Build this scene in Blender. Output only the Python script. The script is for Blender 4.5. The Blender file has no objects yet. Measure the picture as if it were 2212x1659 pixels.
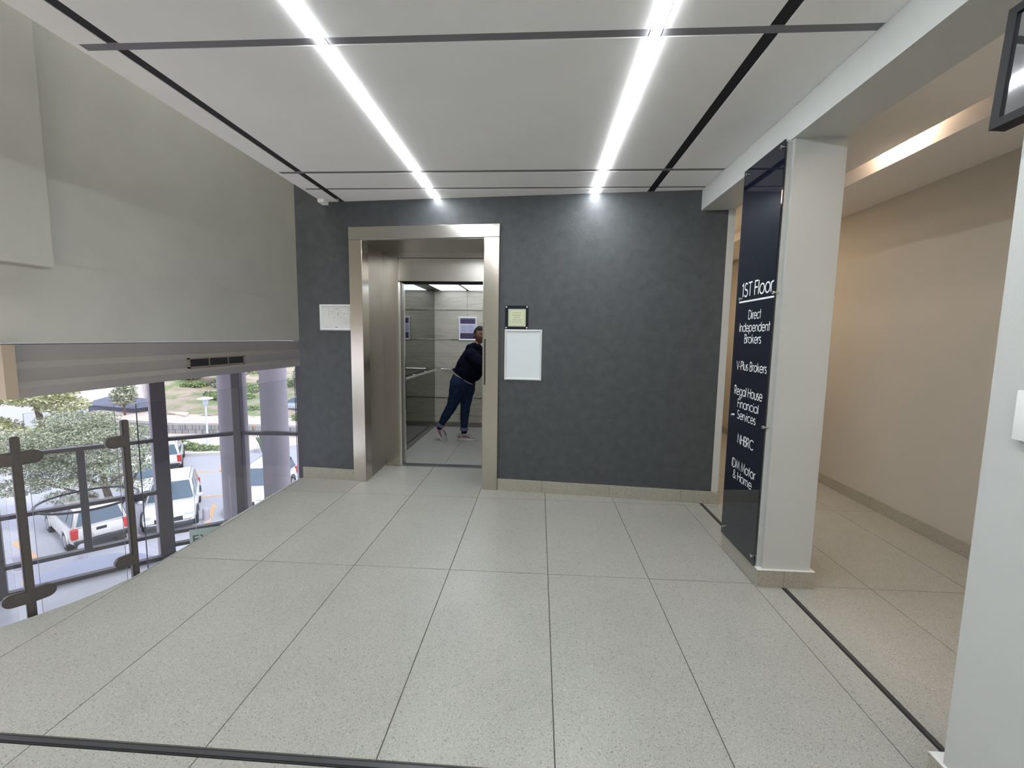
import bpy, bmesh, math, random
from mathutils import Vector, Matrix, Euler
random.seed(7)
S = bpy.context.scene
COL = S.collection
PI = math.pi
# ------------------------------------------------------------------ camera
cam = bpy.data.cameras.new('camera'); cam_o = bpy.data.objects.new('camera', cam); COL.objects.link(cam_o)
yaw, pit, rol = 5.96959924e-02, 1.04609185e-01, 1.43985034e-02
ca, sa, cb, sb, cc, sc_ = math.cos(yaw), math.sin(yaw), math.cos(pit), math.sin(pit), math.cos(rol), math.sin(rol)
Rz = Matrix(((ca, sa, 0), (-sa, ca, 0), (0, 0, 1)))
Rx = Matrix(((1, 0, 0), (0, cb, -sb), (0, sb, cb)))
Wm = Matrix(((1, 0, 0), (0, 0, -1), (0, 1, 0)))
Rr = Matrix(((cc, -sc_, 0), (sc_, cc, 0), (0, 0, 1)))
R = Rr @ Wm @ Rx @ Rz
M = Matrix((R[0], -R[1], -R[2])).transposed().to_4x4()
M.translation = Vector((0, 0, 1.4))
cam_o.matrix_world = M
cam.sensor_width = 36; cam.lens = 952.05 * 36 / 2212; cam.clip_start = .02; cam.clip_end = 500
S.camera = cam_o
# ------------------------------------------------------------------ world / sun / exposure
S.view_settings.view_transform = 'Standard'; S.view_settings.look = 'None'
S.view_settings.gamma = 1; S.view_settings.use_curve_mapping = False
S.view_settings.exposure = 1.73
w = bpy.data.worlds.new('world'); S.world = w; w.use_nodes = True
bg = w.node_tree.nodes['Background']
bg.inputs[0].default_value = (.86, .88, 1, 1); bg.inputs[1].default_value = .58
sun = bpy.data.lights.new('sun', 'SUN'); sun.energy = .75; sun.angle = math.radians(12); sun.color = (1, .96, .9)
sun_o = bpy.data.objects.new('sun', sun); COL.objects.link(sun_o)
sun_o.rotation_euler = (math.radians(38), 0, math.radians(60))

# ------------------------------------------------------------------ materials
def lin(r, g, b):
    f = lambda v: (v/255/12.92) if v/255 <= .04045 else ((v/255+.055)/1.055)**2.4
    return (f(r), f(g), f(b), 1)
def mat(name, col, rough=.6, metal=0, spec=.5, emit=0, noise=0, nscale=8, bump=0, bscale=300, coat=0, trans=0):
    m = bpy.data.materials.new(name); m.use_nodes = True
    nt = m.node_tree; b = nt.nodes['Principled BSDF']
    if len(col) == 3: col = (*col, 1)
    b.inputs['Base Color'].default_value = col
    b.inputs['Roughness'].default_value = rough
    b.inputs['Metallic'].default_value = metal
    b.inputs['Specular IOR Level'].default_value = spec
    b.inputs['Coat Weight'].default_value = coat
    b.inputs['Transmission Weight'].default_value = trans
    if emit:
        b.inputs['Emission Color'].default_value = col; b.inputs['Emission Strength'].default_value = emit
    if noise or bump:
        g = nt.nodes.new('ShaderNodeNewGeometry')
    if noise:
        n = nt.nodes.new('ShaderNodeTexNoise'); n.inputs['Scale'].default_value = nscale; n.inputs['Detail'].default_value = 6
        nt.links.new(g.outputs['Position'], n.inputs['Vector'])
        r = nt.nodes.new('ShaderNodeValToRGB')
        r.color_ramp.elements[0].position = .3; r.color_ramp.elements[1].position = .7
        r.color_ramp.elements[0].color = (*[c*(1-noise) for c in col[:3]], 1)
        r.color_ramp.elements[1].color = (*[min(1, c*(1+noise)) for c in col[:3]], 1)
        nt.links.new(n.outputs['Fac'], r.inputs['Fac']); nt.links.new(r.outputs['Color'], b.inputs['Base Color'])
    if bump:
        n2 = nt.nodes.new('ShaderNodeTexNoise'); n2.inputs['Scale'].default_value = bscale; n2.inputs['Detail'].default_value = 3
        nt.links.new(g.outputs['Position'], n2.inputs['Vector'])
        bp = nt.nodes.new('ShaderNodeBump'); bp.inputs['Strength'].default_value = bump; bp.inputs['Distance'].default_value = .002
        nt.links.new(n2.outputs['Fac'], bp.inputs['Height']); nt.links.new(bp.outputs['Normal'], b.inputs['Normal'])
    return m
def terrazzo(name, base, rough=.3, dark=.35):
    m = bpy.data.materials.new(name); m.use_nodes = True; nt = m.node_tree; b = nt.nodes['Principled BSDF']
    L = nt.links.new
    g = nt.nodes.new('ShaderNodeNewGeometry')
    oi = nt.nodes.new('ShaderNodeObjectInfo')
    cur = None
    def ramp(src, stops):
        r = nt.nodes.new('ShaderNodeValToRGB'); e = r.color_ramp.elements
        while len(e) < len(stops): e.new(.5)
        for k, (p, c) in enumerate(stops): e[k].position = p; e[k].color = (*c[:3], 1)
        L(src, r.inputs['Fac']); return r.outputs['Color']
    v = nt.nodes.new('ShaderNodeTexVoronoi'); v.inputs['Scale'].default_value = 290; L(g.outputs['Position'], v.inputs['Vector'])
    sp = nt.nodes.new('ShaderNodeSeparateColor'); L(v.outputs['Color'], sp.inputs[0])
    k = lambda f: [min(1, c*f) for c in base[:3]]
    c1 = ramp(sp.outputs[0], [(0, k(.45)), (.035, k(.60)), (.05, k(.90)), (.45, k(.98)), (.75, k(1.04)), (.93, k(1.08)), (.96, k(1.26))])
    v2 = nt.nodes.new('ShaderNodeTexVoronoi'); v2.inputs['Scale'].default_value = 640; L(g.outputs['Position'], v2.inputs['Vector'])
    sp2 = nt.nodes.new('ShaderNodeSeparateColor'); L(v2.outputs['Color'], sp2.inputs[0])
    c2 = ramp(sp2.outputs[1], [(0, (.55,)*3), (.06, (.8,)*3), (.1, (.98,)*3), (1, (1.0,)*3)])
    n = nt.nodes.new('ShaderNodeTexNoise'); n.inputs['Scale'].default_value = 3.5; n.inputs['Detail'].default_value = 5; L(g.outputs['Position'], n.inputs['Vector'])
    c3 = ramp(n.outputs['Fac'], [(.3, (.93, .93, .92)), (.7, (1, 1, 1))])
    def mul(a, bb):
        x = nt.nodes.new('ShaderNodeMix'); x.data_type = 'RGBA'; x.blend_type = 'MULTIPLY'; x.inputs[0].default_value = 1
        L(a, x.inputs[6]); L(bb, x.inputs[7]); return x.outputs[2]
    rnd = ramp(oi.outputs['Random'], [(0, (.95, .95, .95)), (1, (1, 1, 1))])
    L(mul(mul(mul(c1, c2), c3), rnd), b.inputs['Base Color'])
    n3 = nt.nodes.new('ShaderNodeTexNoise'); n3.inputs['Scale'].default_value = 9; L(g.outputs['Position'], n3.inputs['Vector'])
    mr = nt.nodes.new('ShaderNodeMapRange'); mr.inputs[3].default_value = rough-.05; mr.inputs[4].default_value = rough+.08
    L(n3.outputs['Fac'], mr.inputs[0]); L(mr.outputs[0], b.inputs['Roughness'])
    return m
def brushed(name, col, rough=.28, sc=(3, 3, 400), metal=1):
    m = mat(name, col, rough, metal); nt = m.node_tree; b = nt.nodes['Principled BSDF']
    g = nt.nodes.new('ShaderNodeNewGeometry'); mp = nt.nodes.new('ShaderNodeMapping'); mp.inputs['Scale'].default_value = sc
    n = nt.nodes.new('ShaderNodeTexNoise'); n.inputs['Scale'].default_value = 1; n.inputs['Detail'].default_value = 2
    nt.links.new(g.outputs['Position'], mp.inputs['Vector']); nt.links.new(mp.outputs[0], n.inputs['Vector'])
    bp = nt.nodes.new('ShaderNodeBump'); bp.inputs['Strength'].default_value = .12; bp.inputs['Distance'].default_value = .001
    nt.links.new(n.outputs['Fac'], bp.inputs['Height']); nt.links.new(bp.outputs['Normal'], b.inputs['Normal'])
    return m
def veined(name, c0, c1, c2, rough=.25):
    m = mat(name, c0, rough); nt = m.node_tree; b = nt.nodes['Principled BSDF']; L = nt.links.new
    g = nt.nodes.new('ShaderNodeNewGeometry'); mp = nt.nodes.new('ShaderNodeMapping'); mp.inputs['Scale'].default_value = (.7, .7, 7)
    L(g.outputs['Position'], mp.inputs['Vector'])
    n = nt.nodes.new('ShaderNodeTexNoise'); n.inputs['Scale'].default_value = 1.3; n.inputs['Detail'].default_value = 8; n.inputs['Distortion'].default_value = .7
    L(mp.outputs[0], n.inputs['Vector'])
    r = nt.nodes.new('ShaderNodeValToRGB'); e = r.color_ramp.elements
    stops = [(.25, c2), (.38, c1), (.43, c0), (.5, c1), (.53, c0), (.62, c0), (.66, c1), (.8, c0)]
    while len(e) < len(stops): e.new(.5)
    for k, (p, c) in enumerate(stops): e[k].position = p; e[k].color = (*c[:3], 1)
    L(n.outputs['Fac'], r.inputs['Fac']); L(r.outputs['Color'], b.inputs['Base Color'])
    return m
def thin_glass(name, tint=(1, 1, 1), refl=1.0):
    m = bpy.data.materials.new(name); m.use_nodes = True; nt = m.node_tree
    for n in list(nt.nodes):
        if n.type == 'BSDF_PRINCIPLED': nt.nodes.remove(n)
    out = [n for n in nt.nodes if n.type == 'OUTPUT_MATERIAL'][0]
    t = nt.nodes.new('ShaderNodeBsdfTransparent'); t.inputs[0].default_value = (*tint, 1)
    gl = nt.nodes.new('ShaderNodeBsdfGlossy'); gl.inputs['Roughness'].default_value = .01; gl.inputs[0].default_value = (refl, refl, refl, 1)
    lw = nt.nodes.new('ShaderNodeLayerWeight'); lw.inputs[0].default_value = .5
    pw = nt.nodes.new('ShaderNodeMath'); pw.operation = 'POWER'; pw.inputs[1].default_value = 5; nt.links.new(lw.outputs['Facing'], pw.inputs[0])
    fr = nt.nodes.new('ShaderNodeMath'); fr.operation = 'MULTIPLY_ADD'; fr.inputs[1].default_value = .9; fr.inputs[2].default_value = .045; nt.links.new(pw.outputs[0], fr.inputs[0])
    mx = nt.nodes.new('ShaderNodeMixShader')
    nt.links.new(fr.outputs[0], mx.inputs[0]); nt.links.new(t.outputs[0], mx.inputs[1]); nt.links.new(gl.outputs[0], mx.inputs[2])
    nt.links.new(mx.outputs[0], out.inputs[0])
    return m
def emitter(name, col, strength):
    m = bpy.data.materials.new(name); m.use_nodes = True; nt = m.node_tree
    for n in list(nt.nodes):
        if n.type == 'BSDF_PRINCIPLED': nt.nodes.remove(n)
    out = [n for n in nt.nodes if n.type == 'OUTPUT_MATERIAL'][0]
    e = nt.nodes.new('ShaderNodeEmission'); e.inputs[0].default_value = (*col, 1); e.inputs[1].default_value = strength
    nt.links.new(e.outputs[0], out.inputs[0]); return m

m_ceil = mat('ceiling_paint', (.90, .885, .87), .75, noise=.015, nscale=3, bump=.15, bscale=120)
m_groove = mat('groove_grey', (.20, .19, .21), .6)
m_black = mat('shadow_gap_black', (.006, .006, .008), .6)
m_wall = mat('wall_plaster', (.58, .575, .53), .7, noise=.04, nscale=2.2, bump=.35, bscale=160)
m_colm = mat('column_paint', (.52, .53, .51), .36, noise=.015, nscale=2, bump=.25, bscale=180)
m_corr = mat('corridor_paint', (.52, .49, .435), .55, noise=.02, nscale=2, bump=.25, bscale=180)
m_corrceil = mat('corridor_ceiling_paint', (.88, .84, .80), .7)
m_dark = mat('charcoal_paint', (.062, .067, .073), .48, spec=.55, noise=.16, nscale=14, bump=.5, bscale=60)
m_floor = terrazzo('terrazzo', (.435, .430, .395), .3)
m_skirt = terrazzo('terrazzo_skirting', (.40, .375, .31), .4)
m_grout = mat('grout', (.10, .10, .09), .8)
m_strip = mat('floor_strip_metal', (.10, .10, .11), .35, metal=.6)
m_rubber = mat('floor_strip_rubber', (.02, .02, .022), .7)
m_led = emitter('led_diffuser', (.93, .97, 1.0), 16)
m_led2 = emitter('led_diffuser_bright', (.93, .98, 1.0), 23)
m_alu = mat('aluminium', (.55, .55, .56), .35, metal=1)
m_white = mat('white_plastic', (.80, .80, .79), .4)
m_whitef = mat('white_snap_frame', (.70, .71, .72), .3)
m_paper = mat('paper', (.68, .68, .66), .6)
m_board = mat('blank_board', (.70, .75, .77), .35)
m_steel = brushed('brushed_steel', (.60, .555, .49), .22)  # warm tint puts the corridor's reflected light into the steel colour
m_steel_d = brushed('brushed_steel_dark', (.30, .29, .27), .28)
m_steel_h = brushed('brushed_steel_header', (.56, .54, .50), .24, (400, 400, 3))
m_chrome = mat('chrome', (.75, .75, .76), .12, metal=1)
m_navy = mat('navy_gloss_panel', (.006, .008, .018), .04, spec=.6, coat=.3)
m_letter = mat('white_vinyl', (.85, .86, .85), .5)
m_stone = veined('lift_stone', (.50, .48, .39), (.42, .40, .32), (.30, .28, .22), .3)
m_tint = mat('tinted_mirror', (.20, .20, .19), .03, metal=1)
m_liftlight = emitter('lift_ceiling_panel', (.84, .89, 1.0), .95)
m_frame = mat('window_frame_bronze', (.085, .075, .082), .4, metal=.3)
m_post = mat('post_paint', (.10, .088, .084), .4, metal=.2, noise=.1, nscale=60)
m_glass = thin_glass('clear_glass', (.97, .985, .98))
m_gedge = mat('glass_edge', (.02, .03, .035), .2)
m_wglass = thin_glass('window_glass', (.93, .95, 1.0), .8)
m_lobby = mat('lobby_floor', (.70, .71, .75), .25, noise=.03, nscale=3)
m_round = mat('round_column_paint', (.42, .37, .40), .7, noise=.03, nscale=3)
m_bulk = mat('bulkhead_plaster', (.33, .31, .30), .7, noise=.04, nscale=2.5, bump=.25, bscale=160)
m_warmlit = mat('bulkhead_return', (.46, .38, .29), .7)  # warm light falling on this face is put into its base colour

# ------------------------------------------------------------------ helpers
def ob(name, me, m=None, parent=None):
    o = bpy.data.objects.new(name, me); COL.objects.link(o)
    if m is not None and me is not None:
        for mm in (m if isinstance(m, (list, tuple)) else [m]): me.materials.append(mm)
    if parent is not None: o.parent = parent
    return o
def bmo(name, bm, m=None, parent=None, smooth=False, angle=None):
    me = bpy.data.meshes.new(name); bm.normal_update(); bm.to_mesh(me); bm.free()
    if smooth:
        for p in me.polygons: p.use_smooth = True
        if angle: me.set_sharp_from_angle(angle=math.radians(angle))
    return ob(name, me, m, parent)
def tag(o, label=None, cat=None, group=None, kind=None):
    if label: o['label'] = label
    if cat: o['category'] = cat
    if group: o['group'] = group
    if kind: o['kind'] = kind
    return o
def empty(name, loc=(0, 0, 0), rz=0):
    o = bpy.data.objects.new(name, None); COL.objects.link(o); o.location = loc; o.rotation_euler = (0, 0, rz)
    o.empty_display_size = .1; return o
def thing(name, label, cat, loc=(0, 0, 0), rz=0, group=None):
    return tag(empty(name, loc, rz), label, cat, group)
def add_box(bm, a, b, mtx=None):
    x0, y0, z0 = a; x1, y1, z1 = b
    vs = [bm.verts.new(p) for p in ((x0,y0,z0),(x1,y0,z0),(x1,y1,z0),(x0,y1,z0),(x0,y0,z1),(x1,y0,z1),(x1,y1,z1),(x0,y1,z1))]
    if mtx:
        for v in vs: v.co = mtx @ v.co
    for f in ((0,3,2,1),(4,5,6,7),(0,1,5,4),(1,2,6,5),(2,3,7,6),(3,0,4,7)): bm.faces.new([vs[i] for i in f])
    return vs
def box(name, a, b, m, parent=None, bevel=0, mtx=None, seg=1):
    bm = bmesh.new(); add_box(bm, a, b, mtx)
    if bevel: bmesh.ops.bevel(bm, geom=bm.edges[:], offset=bevel, segments=seg, affect='EDGES', profile=.5)
    return bmo(name, bm, m, parent, smooth=seg > 1, angle=40)
def prism_bm(bm, pts, z0, z1):
    n = len(pts)
    lo = [bm.verts.new((p[0], p[1], z0)) for p in pts]; hi = [bm.verts.new((p[0], p[1], z1)) for p in pts]
    bm.faces.new(lo[::-1]); bm.faces.new(hi)
    for i in range(n): bm.faces.new((lo[i], lo[(i+1) % n], hi[(i+1) % n], hi[i]))
def tube(bm, pts, r, seg=8, caps=True, closed=False):
    pts = [Vector(p) for p in pts]; rs = r if isinstance(r, (list, tuple)) else [r]*len(pts)
    rings = []; n = len(pts); up = Vector((0, 0, 1)); prev = None
    for i, p in enumerate(pts):
        if closed: d = pts[(i+1) % n]-pts[i-1]
        else: d = (pts[min(i+1, n-1)]-pts[max(i-1, 0)])
        d.normalize()
        if prev is None:
            a = up if abs(d.z) < .95 else Vector((1, 0, 0)); u = d.cross(a).normalized()
        else:
            u = prev-d*prev.dot(d); u.normalize()
        prev = u; v = d.cross(u)
        rings.append([bm.verts.new(p+(u*math.cos(t)+v*math.sin(t))*rs[i]) for t in (2*PI*k/seg for k in range(seg))])
    for i in range(n if closed else n-1):
        A, B = rings[i], rings[(i+1) % n]
        for k in range(seg):
            bm.faces.new((A[k], A[(k+1) % seg], B[(k+1) % seg], B[k]))
    if caps and not closed: bm.faces.new(rings[0][::-1]); bm.faces.new(rings[-1])
    return rings
def tubeo(name, pts, r, m, parent=None, seg=10, closed=False):
    bm = bmesh.new(); tube(bm, pts, r, seg, closed=closed); bmesh.ops.recalc_face_normals(bm, faces=bm.faces[:])
    return bmo(name, bm, m, parent, smooth=True, angle=50)
def sphere(name, c, r, m, parent=None, seg=12, mtx=None, squash=(1, 1, 1)):
    bm = bmesh.new(); bmesh.ops.create_uvsphere(bm, u_segments=seg, v_segments=max(6, seg//2+2), radius=1)
    for v in bm.verts:
        v.co = Vector((v.co.x*r*squash[0], v.co.y*r*squash[1], v.co.z*r*squash[2]))
        if mtx: v.co = mtx @ v.co
        v.co += Vector(c)
    return bmo(name, bm, m, parent, smooth=True)
def text_mesh(body):
    cu = bpy.data.curves.new('lettering', 'FONT'); cu.body = body; cu.resolution_u = 4; cu.extrude = 0
    o = bpy.data.objects.new('lettering', cu); COL.objects.link(o)
    dg = bpy.context.evaluated_depsgraph_get(); dg.update()
    me = bpy.data.meshes.new_from_object(o.evaluated_get(dg)); bpy.data.objects.remove(o); return me
CAP = max(v.co.y for v in text_mesh('H').vertices)
def lettering(name, body, m, parent, origin, X, Y, width=None, cap=.05, align='c', thick=.0008):
    """writes body with its centre-baseline at origin, along X, letters up Y"""
    me = text_mesh(body); xs = [v.co.x for v in me.vertices]
    x0, x1 = min(xs), max(xs); sy = cap/CAP; sx = (width/(x1-x0)) if width else sy
    X = Vector(X); Y = Vector(Y); N = X.cross(Y); O = Vector(origin); mid = (x0+x1)/2 if align == 'c' else x0
    for v in me.vertices: v.co = O+X*((v.co.x-mid)*sx)+Y*(v.co.y*sy)+N*thick
    return ob(name, me, m, parent)

# ------------------------------------------------------------------ floor
YB0, YB1 = 4.115, 3.780     # charcoal wall line: (-2.296,4.115) .. (1.56,3.78)
dwx, dwy = (1.56+2.296), (YB1-YB0); dl = math.hypot(dwx, dwy); UX = Vector((dwx/dl, dwy/dl, 0)); UN = Vector((UX.y, -UX.x, 0))  # UN: into the room
O_W = Vector((-2.296, 4.115, 0))
MW = Matrix.Translation(O_W) @ Matrix(((UX.x, UN.x, 0, 0), (UX.y, UN.y, 0, 0), (0, 0, 1, 0), (0, 0, 0, 1)))  # (along wall, out of wall, up)
def edge_x(y): return -2.30 - (.68*(2.3-y)**1.6 if y < 2.3 else 0)
def wall_y(x): return 4.115+(x+2.296)*dwy/dwx
fl = bmesh.new()
ys = [-2.0+.25*i for i in range(25)]
pts = [(edge_x(y)+.004, y) for y in ys if y <= 4.1]+[(edge_x(4.1)+.004, 4.6), (2.9, 4.6)]+[(2.9, 9), (5, 9), (5, -2)]
pts = [(edge_x(y)+.004, y) for y in ys if y <= 4.1]+[(-2.296, 4.6), (-.4, 4.6), (1.4, 4.6), (1.5, 9.0), (3.0, 9.0), (3.0, -2.0)]
bm = bmesh.new(); prism_bm(bm, pts, -.34, -.006)
floor = tag(bmo('floor', bm, m_grout), kind='structure')
xl = [.081-.592*k for k in range(7, 0, -1)]+[.081, .673, 1.267]
xl = [x for x in xl]+[1.412]
yl = [2.507-1.212*k for k in range(4, 0, -1)]+[2.507, 3.719, 4.931]
G = .0022
def tile(x0, x1, y0, y1, parent=floor, cut=True):
    x0 += G; x1 -= G; y0 += G; y1 -= G
    if cut and x0 < -2.29:
        if edge_x(y0) > x1-.01: return
        while edge_x(y1) > x1-.004 and y1 > y0+.03: y1 -= .01
        n = 10; L_ = []
        for k in range(n+1):
            y = y0+(y1-y0)*k/n; L_.append((min(max(x0, edge_x(y)), x1-.002), y))
        P_ = [(x1, y0), (x1, y1)]+L_[::-1]
    else: P_ = [(x0, y0), (x1, y0), (x1, y1), (x0, y1)]
    bm = bmesh.new(); prism_bm(bm, P_, -.02, 0)
    bmo('floor_tile', bm, m_floor, parent)
STRIP_Y = (1.262, 1.290)
for i in range(len(xl)-1):
    for j in range(len(yl)-1):
        x0, x1, y0, y1 = xl[i], xl[i+1], yl[j], yl[j+1]
        if y1 > 4.9:
            if x0 > -1.8 and x1 < -.4: tile(x0, x1, y0, 4.585)
            elif x0 < -1.8 or x0 > -.6: tile(x0, x1, y0, 4.3)
            else: tile(x0, x1, y0, 4.585)
        elif abs(y1-1.295) < .01: tile(x0, x1, y0, 1.262)
        elif y1 < 1.2: tile(x0, x1, y0, y1)
        else: tile(x0, x1, y0, y1)
for x0, x1 in ((1.438, 1.922), (1.922, 2.484), (2.484, 2.9)):
    for j in range(len(yl)-1): tile(x0, x1, yl[j], yl[j+1], cut=False)
    for y0, y1 in ((4.931, 6.143), (6.143, 7.1)): tile(x0, x1, y0, y1, cut=False)
box('threshold_strip', (1.412, -2, -.02), (1.438, 6, -.001), m_rubber, floor)
box('threshold_strip', (1.420, -2, -.01), (1.432, 6, .0015), m_strip, floor)
box('threshold_strip', (-3.2, 1.264, -.02), (1.40, 1.292, -.001), m_rubber, floor)
box('threshold_strip', (-3.2, 1.270, -.01), (1.40, 1.286, .0015), m_strip, floor)

# ------------------------------------------------------------------ ceiling of the landing
ZC = 2.614
ceil = tag(box('ceiling', (-2.0, -2.5, ZC+.035), (1.30, 4.30, ZC+.12), m_black), kind='structure')
cx = [-2.011, -1.856, -1.798, -.955, -.905, .408, .458, .866, .922, 1.296]
xin = [(-2.011, -1.853), (-1.799, -.957), (-.908, .4145), (.4635, .866), (.923, 1.296)]
yin = [(-2.5, 1.898), (1.944, 3.347), (3.392, 3.722), (3.750, 4.3)]
for (a, b) in xin:
    for (c, d) in yin:
        if d > 4.2: d = wall_y((a+b)/2)+.06
        bm = bmesh.new(); add_box(bm, (a, c, ZC), (b, d, ZC+.05))
        bmesh.ops.bevel(bm, geom=[e for e in bm.edges if all(v.co.z < ZC+.01 for v in e.verts)], offset=.0015, segments=1, affect='EDGES')
        bmo('ceiling_panel', bm, m_ceil, ceil)
box('ceiling_border', (-2.013, -2.5, ZC+.0005), (-1.983, 4.1, ZC+.30), m_ceil, ceil)
for yc in (1.921, 3.3695):
    for a, b in ((-1.983, -.958), (-.907, .4145), (.4635, 1.296)): box('groove_liner', (a, yc-.024, ZC+.003), (b, yc+.024, ZC+.034), m_groove, ceil)
for xc in (-1.826, .8945):
    for a, b in ((-2.5, 1.897), (1.945, 3.346), (3.393, 4.0)): box('gap_liner', (xc-.028, a, ZC+.004), (xc+.028, min(b, wall_y(xc)), ZC+.034), m_black, ceil)
for a, b in ((-1.983, -1.855), (-1.797, -.958), (-.907, .4145), (.4635, .866), (.923, 1.296)): box('gap_liner', (a, 3.7205, ZC+.003), (b, 3.7515, ZC+.034), m_black, ceil)
box('ceiling_end_block', (-2.011, 3.99, ZC-.028), (-1.955, 4.09, ZC+.004), m_ceil, ceil)
for x, lab in ((-.9325, 'long glowing linear ceiling light over the lift side'), (.439, 'long glowing linear ceiling light running towards the blank charcoal wall')):
    t = thing('linear_light', lab, 'ceiling light', (x, 1, ZC), 0, 'linear ceiling lights')
    yend = (4.02 if x < 0 else 3.915)-1
    box('housing', (-.024, -3.4, .0005), (.024, yend-.003, .036), m_alu, t)
    box('diffuser', (-.017, -3.4, -.007), (.017, yend, .004), m_led if x < 0 else m_led2, t)
# void roof and outer shell far above
tag(box('ceiling_void', (-10.5, -2.6, 5.6), (1.4, 9.5, 5.7), m_ceil), kind='structure')
tag(box('wall_upper_right', (1.3, -2.6, 2.9), (1.4, 4.4, 5.6), m_wall), kind='structure')

# ------------------------------------------------------------------ charcoal lift wall with opening
def wbox(name, a, b, m, parent=None, bevel=0, seg=1): return box(name, a, b, m, parent, bevel, MW, seg)
LX0, LX1 = .560, 1.900     # opening along wall behind frame
wb = bmesh.new()
add_box(wb, (0, -.35, -3.3), (LX0, 0, 5.6), MW)
add_box(wb, (LX1, -.14, -.30), (3.817, 0, 2.64), MW)
add_box(wb, (LX1, -.14, 2.64), (3.7, 0, 5.6), MW)
add_box(wb, (LX0, -.35, 2.36), (LX1, 0, 5.6), MW)
wall_back = tag(bmo('wall_back', wb, m_dark), kind='structure')
wbox('wall_end_trim', (3.817, -.14, .104), (3.872, .001, 2.452), m_colm, wall_back)
base = tag(empty('baseboard_back'), kind='structure')
for a, b in ((.0, .545), (1.945, 2.352), (2.352, 2.958), (2.958, 3.564), (3.564, 3.885)):
    wbox('skirting_tile', (a+.001, -.02, 0), (b-.001, .016, .106), m_skirt, base, .0015)
wbox('skirting_tile', (3.870, -.14, 0), (3.885, .0155, .106), m_skirt, base, .0015)

# ------------------------------------------------------------------ left gallery wall and bulkhead
wl = bmesh.new()
add_box(wl, (-4.1, 2.98, 1.31), (-3.9, 7.15, 5.6))
add_box(wl, (-4.1, -2.5, 1.885), (-3.9, 2.98, 5.6))
add_box(wl, (-3.9, -2.5, 1.895), (-3.80, 3.30, 5.6))
add_box(wl, (-3.9, -2.5, 1.31), (-3.886, 7.15, 1.93))
add_box(wl, (-4.1, -2.5, 1.31), (-3.9, 2.98, 1.885))
add_box(wl, (-4.1, 7.15, 1.296), (1.4, 7.3, 5.6)); add_box(wl, (-2.0, 4.5, -3.3), (-1.9, 8.3, 5.6))
tag(bmo('wall_left', wl, m_wall), kind='structure')
prof = [(-3.90, 1.296), (-3.878, 1.296), (-3.878, 1.166), (-3.845, 1.118), (-3.845, 1.018), (-3.80, .978), (-3.80, .905), (-4.3, .905), (-4.3, 1.296)]
bm = bmesh.new()
def loft_profile(bm, prof, ends):
    A = [bm.verts.new((x, ends[0], z)) for x, z in prof]; B = [bm.verts.new((x, ends[1], z)) for x, z in prof]
    n = len(prof); bm.faces.new(A); bm.faces.new(B[::-1])
    for i in range(n): bm.faces.new((A[i], B[i], B[(i+1) % n], A[(i+1) % n]))
loft_profile(bm, prof, (2.981, 6.95)); bmesh.ops.recalc_face_normals(bm, faces=bm.faces[:])
bulk = tag(bmo('bulkhead', bm, m_bulk), kind='structure')
box('bulkhead_return', (-6.5, 2.90, .905), (-3.796, 2.98, 1.296), m_warmlit, bulk)
bmq = bmesh.new(); prism_bm(bmq, [(-11.3, 2.95), (-10.05, 5.75), (-9.6, 6.75), (-7.75, 8.55), (-6.65, 9.3), (-5.15, 9.42), (-3.5, 9.05), (-1.5, 8.4), (-1.5, 7.2), (-3.95, 7.2), (-3.95, 2.95)], .925, 1.29); bmesh.ops.recalc_face_normals(bmq, faces=bmq.faces[:])
bmo('bulkhead_soffit', bmq, m_bulk, bulk)
box('bulkhead_end', (-3.9, 6.95, 1.0), (-3.86, 7.15, 1.296), m_bulk, bulk)
# air grille on the bulkhead
gr = thing('air_grille', 'beige-framed black air grille in three bays on the bulkhead over the windows', 'air grille', (-3.845, 4.60, 1.014))
Lg, Hg = .94, .112
gb = bmesh.new()
for a, b in (((0, 0, 0), (.012, Lg, .014)), ((0, 0, Hg-.014), (.012, Lg, Hg)), ((0, 0, 0), (.012, .03, Hg)), ((0, Lg-.022, 0), (.012, Lg, Hg))): add_box(gb, a, b)
mg = mat('grille_beige', (.30, .25, .19), .5)
bmo('frame', gb, mg, gr)
for k in (1, 2): box('mullion', (.001, Lg*k/3, .012), (.010, Lg*k/3+.012, Hg-.012), mg, gr)
box('backing', (.0, .02, .01), (.003, Lg-.02, Hg-.01), m_black, gr)
msl = mat('grille_slat', (.03, .03, .03), .4)
for k in range(5): box('slat', (.003, .03, .020+.017*k), (.008, Lg-.024, .025+.017*k), msl, gr)
gr.location.x = -3.844

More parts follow.
